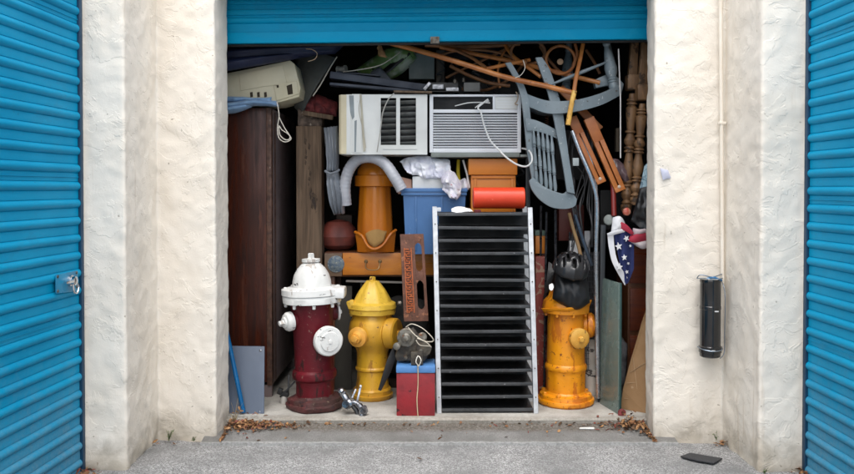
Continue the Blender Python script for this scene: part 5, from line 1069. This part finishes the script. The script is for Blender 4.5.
# cardboard
M_card = pm('brown_cardboard', (.34, .20, .095), (.27, .15, .065), scale=5, rough=.8, bump=.15, spots=((.42, .28, .16), 16, .66), spots2=((.16, .08, .035), 14, .70))
t = thing('cardboard_sheet', 'torn sheet of brown cardboard leaning against the right pilaster', 'cardboard', W(635, 415, 4.9))
cb = [W(620.5, 410, 4.98), W(646, 415.5, 4.88), W(652, 415, 4.88), W(652, 308, 4.95), W(646.5, 309, 4.95), W(642, 322, 4.955), W(636, 343, 4.96), W(629, 366, 4.97), W(623, 390, 4.975)]
cb[0].z = cb[1].z = cb[2].z = SLAB + .001
MB().prism(cb, (0, .006, 0)).build('board', M_card, t, flat=True)
b = MB()
for (q0, q1) in (((626, 383), (650, 381)), ((633, 357), (640, 410)), ((624, 398), (650, 402)), ((630, 372), (650, 360))):
    b.bar(W(*q0, 4.962), W(*q1, 4.91), .003, .003, 0)
b.build('crease', pm('pale_crease', (.45, .30, .17), rough=.8), t)
tag(MB().patch(px([(618, 411), (622, 408.5), (626, 411)], 4.84), px([(618, 415), (622, 417), (626, 415)], 4.83), 8, 6, .004, .008, .006, 40).build('red_cloth', M_redc), 'scrap of dark red cloth at the foot of the cardboard', 'cloth')
tag(MB().patch(px([(610, 338), (617, 334), (628, 345)], 5.3), px([(608, 385), (618, 396), (624, 386)], 5.25), 12, 14, .01, .06, .04, 16).build('grey_sack', pm('dirty_grey_cloth', (.16, .16, .17), (.05, .05, .055), scale=14, rough=.8)), 'dirty grey cloth sack behind the glass and cardboard', 'sack')
# red brown chest at right
M_chest = pm('red_brown_wood', (.17, .036, .012), (.11, .022, .009), scale=5, rough=.35, stretch=(1, 1, 6))
t = thing('wooden_chest', 'glossy red brown chest of drawers behind the flag and cardboard', 'chest', (1.42, 5.3, SLAB))
a = W(628, 247, 5.3); MB().box((a.x, 5.30, SLAB), (1.58, 5.62, a.z), .004).build('carcass', M_oakd, t)
for (y0_, y1_) in ((249, 283), (288, 330), (335, 372)): MB().box((a.x + .012, 5.284, W(0, y1_, 5.3).z), (1.57, 5.299, W(0, y0_, 5.3).z), .003).build('drawer_front', M_chest, t)
# red pole, reflector, cloths and flag
M_rp = pm('dark_red_enamel', (.20, .016, .012), rough=.35, spots=((.40, .16, .10), 30, .68))
tag(MB().tube([W(612, 172, 5.1), W(613.5, 195, 5.06), W(614, 216, 5.03)], .016, 12).build('red_pole', M_rp), 'dark red enamelled pole standing above the flag', 'pole')
tag(MB().lathe([(0, .026), (.01, .027), (.02, .022), (.024, .012), (.025, .002)], W(626.5, 212, 5.05), (-.1, -1, .1), 20).build('red_reflector', pm('red_knob', (.45, .05, .025), (.5, .3, .2), scale=30, rough=.35)), 'round red reflector above the striped end of the flag', 'reflector')
tag(MB().lathe([(0, .032), (.004, .034), (.01, .028), (.014, .004)], W(609, 220, 5.06), (-.5, -1, .1), 20).build('grey_dish', pm('grey_dish', (.25, .27, .25), rough=.35)), 'small grey green dish left of the flag', 'dish')
tag(MB().patch([W(609, 158, 5.15), W(618, 160, 5.12), W(628, 168, 5.12)], [W(612, 170, 5.12), W(620, 178, 5.10), (W(630, 184, 5.1))], 14, 8, .004, .02, .02, 24).build('clear_wrap', pm('violet_film', (.22, .14, .15), (.07, .05, .06), scale=24, rough=.2, trans=.2)), 'crumpled violet tinted plastic film before the turned posts', 'film')
t = thing('lace_cloth', 'pale blue openwork cloth hanging beside the right pilaster', 'cloth', W(640, 230, 5.0))
b = MB().patch([W(644.5, 166, 5.0), W(651, 160, 4.98)], [W(635, 212, 5.0), W(652, 232, 4.98)], 14, 24, .004, .01, .02, 20, 2)
b.build('cloth', pm('pale_blue_lace', (.36, .50, .56), (.16, .24, .30), scale=38, rough=.8, contrast=(.48, .54)), t)
tag(MB().patch([W(640, 188, 4.98), W(652, 184, 4.96)], [W(631, 222, 4.96), W(652, 236, 4.95)], 14, 20, .006, .03, .03, 14, 5).build('black_cloth', M_fab), 'black cloth hanging over the striped end of the flag', 'cloth')
M_white = pm('flag_white', (.74, .74, .75), (.62, .62, .65), rough=.75, bump=.2)
M_navyf = pm('flag_navy', (.018, .03, .13), (.012, .02, .09), rough=.8, bump=.2)
M_fred = pm('flag_red', (.42, .025, .055), (.30, .02, .04), rough=.8, bump=.2)
t = thing('draped_flag', 'navy, white and red flag with white stars draped at the right', 'flag', W(620, 287, 4.96))
Yf = 4.97
field = MB().patch([W(613.5, 234, Yf), W(622, 231.5, Yf - .02), W(634, 230, Yf)], [W(623, 280, Yf), W(628, 283, Yf), W(634, 268, Yf)], 20, 20, .003, 0, .008, 12, 2, wv=(.008, 9, 2))
fo = field.build('star_field', M_navyf, t)
b = MB().patch([W(607.5, 235, Yf), W(609, 248, Yf - .01), W(613, 264, Yf - .01), W(625, 285.5, Yf)], [W(613.5, 234, Yf - .004), W(614.5, 247, Yf - .012), W(618, 262, Yf - .012), W(627.5, 277.5, Yf - .004)], 24, 4, .004, 0, .003)
b.build('white_border', M_white, t)
MB().patch([W(613, 217.5, Yf), W(620, 216, Yf - .02), W(624, 221, Yf)], [W(611, 233, Yf - .01), W(619, 229, Yf - .03), W(627, 229, Yf - .01)], 12, 8, .004, .012, .01, 20).build('white_border', M_white, t)
MB().patch([W(607, 233.5, Yf - .02), W(615, 230.5, Yf - .04), W(624, 228.5, Yf - .03)], [W(608, 237, Yf - .015), W(616, 234.5, Yf - .035), W(625, 232, Yf - .025)], 12, 4, .004, .004, .004).build('white_border', M_white, t)
MB().patch([W(619, 221, Yf - .035), W(627, 225, Yf - .035), (W(634, 233, Yf - .03))], [W(620, 230, Yf - .03), W(626, 231.5, Yf - .035), W(632, 235.5, Yf - .03)], 12, 6, .004, .006, .006).build('red_stripe', M_fred, t)
MB().patch([W(630, 236, Yf - .02), W(640, 233, Yf - .03), W(652, 230, Yf)], [W(628, 241, Yf - .02), W(637, 243, Yf - .03), W(652, 240, Yf)], 16, 5, .004, .01, .008).build('red_stripe', M_fred, t)
MB().patch([W(629, 241, Yf - .01), W(639, 242, Yf - .03), W(652, 239, Yf)], [W(636, 246, Yf - .01), W(643, 249, Yf - .02), W(652, 246, Yf)], 16, 5, .004, .01, .008).build('white_stripe', pm('flag_pinkish', (.66, .58, .58), rough=.75), t)
MB().patch([W(633, 228, Yf - .02), W(642, 229, Yf - .03), W(652, 226, Yf)], [W(633, 235, Yf - .015), W(641, 234, Yf - .03), W(652, 231, Yf)], 12, 5, .004, .008, .008).build('white_stripe', pm('flag_pinkish2', (.62, .50, .52), rough=.75), t)
for (x, y, r, rot) in ((618.8, 246.5, 4.2, .2), (626.5, 238.5, 3.4, .5), (624.5, 257.5, 3.2, .1), (619.5, 267, 4.0, -.1), (627, 272, 2.0, .3), (630.5, 246, 1.6, .2), (628.5, 263.5, 1.4, .6)):
    pts = []
    for k in range(10):
        a_ = math.pi / 2 + rot + k * math.pi / 5; q = r if k % 2 == 0 else r * .42; pts.append((x + math.cos(a_) * q * .9, y - math.sin(a_) * q))
    MB().prism([W(p_[0], p_[1], Yf - .030) for p_ in pts], (0, .012, 0)).build('star', M_white, fo)
random.seed(77)
for lab, (x0_, x1_, y0_, y1_, Y_), n_ in (('tangle of black cables hanging behind the chrome frame', (568, 592, 132, 250, 5.3), 9), ('loose black cables in the gap left of the chair back', (500, 530, 165, 205, 5.6), 4), ('black cables trailing behind the metal device on top of the air conditioners', (425, 520, 60, 92, 5.5), 6)):
    b = MB()
    for k in range(n_):
        x = random.uniform(x0_, x1_); pts = []
        for j in range(6): pts.append(W(min(x1_, max(x0_, x + random.uniform(-9, 9))), y0_ + (y1_ - y0_) * j / 5 + random.uniform(-4, 4), Y_ + random.uniform(-.04, .04)))
        b.curve(pts, random.choice((.0035, .005, .007)), 6)
    tag(b.build('tangled_cables', pm('grey_black_cable', (.03, .03, .032), (.07, .07, .075), scale=30, rough=.4)), lab, 'cables')
M_spr = pm('rusty_spring', (.22, .09, .04), (.10, .05, .03), rough=.5, metal=.4)
b = MB(); b.tube([W(547, 113, 5.3) + V3((math.cos(a * .7) * .012, math.sin(a * .7) * .012, -a * .0016)) for a in range(70)], .0028, 5)
tag(b.build('rusty_spring', M_spr), 'small rusty coil spring hanging in the gap of the upturned chair', 'spring')
p = W(333, 400, 5.45); p.z = SLAB; q = W(352, 286, 5.5)
tag(MB().prism([p, V3((q.x, p.y, SLAB)), q, V3((p.x, q.y, q.z))], (0, .02, 0), .002).build('olive_board', pm('olive_board', (.06, .055, .042), (.035, .03, .025), scale=4, rough=.7)), 'dull olive board standing under the desk between two hydrants', 'board')
p = W(425, 300, 5.42); p.z = SLAB
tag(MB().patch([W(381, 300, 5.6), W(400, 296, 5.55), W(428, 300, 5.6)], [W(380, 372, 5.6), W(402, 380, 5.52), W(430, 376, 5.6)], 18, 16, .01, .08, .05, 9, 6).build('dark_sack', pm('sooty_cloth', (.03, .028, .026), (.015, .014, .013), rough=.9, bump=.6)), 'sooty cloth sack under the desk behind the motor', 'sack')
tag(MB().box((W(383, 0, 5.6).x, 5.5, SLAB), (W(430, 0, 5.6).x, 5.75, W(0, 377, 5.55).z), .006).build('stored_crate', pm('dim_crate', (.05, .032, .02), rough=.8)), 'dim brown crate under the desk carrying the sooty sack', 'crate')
# ------------------------------------------------------------------ dim clutter deep inside, seen only through the gaps
random.seed(21)
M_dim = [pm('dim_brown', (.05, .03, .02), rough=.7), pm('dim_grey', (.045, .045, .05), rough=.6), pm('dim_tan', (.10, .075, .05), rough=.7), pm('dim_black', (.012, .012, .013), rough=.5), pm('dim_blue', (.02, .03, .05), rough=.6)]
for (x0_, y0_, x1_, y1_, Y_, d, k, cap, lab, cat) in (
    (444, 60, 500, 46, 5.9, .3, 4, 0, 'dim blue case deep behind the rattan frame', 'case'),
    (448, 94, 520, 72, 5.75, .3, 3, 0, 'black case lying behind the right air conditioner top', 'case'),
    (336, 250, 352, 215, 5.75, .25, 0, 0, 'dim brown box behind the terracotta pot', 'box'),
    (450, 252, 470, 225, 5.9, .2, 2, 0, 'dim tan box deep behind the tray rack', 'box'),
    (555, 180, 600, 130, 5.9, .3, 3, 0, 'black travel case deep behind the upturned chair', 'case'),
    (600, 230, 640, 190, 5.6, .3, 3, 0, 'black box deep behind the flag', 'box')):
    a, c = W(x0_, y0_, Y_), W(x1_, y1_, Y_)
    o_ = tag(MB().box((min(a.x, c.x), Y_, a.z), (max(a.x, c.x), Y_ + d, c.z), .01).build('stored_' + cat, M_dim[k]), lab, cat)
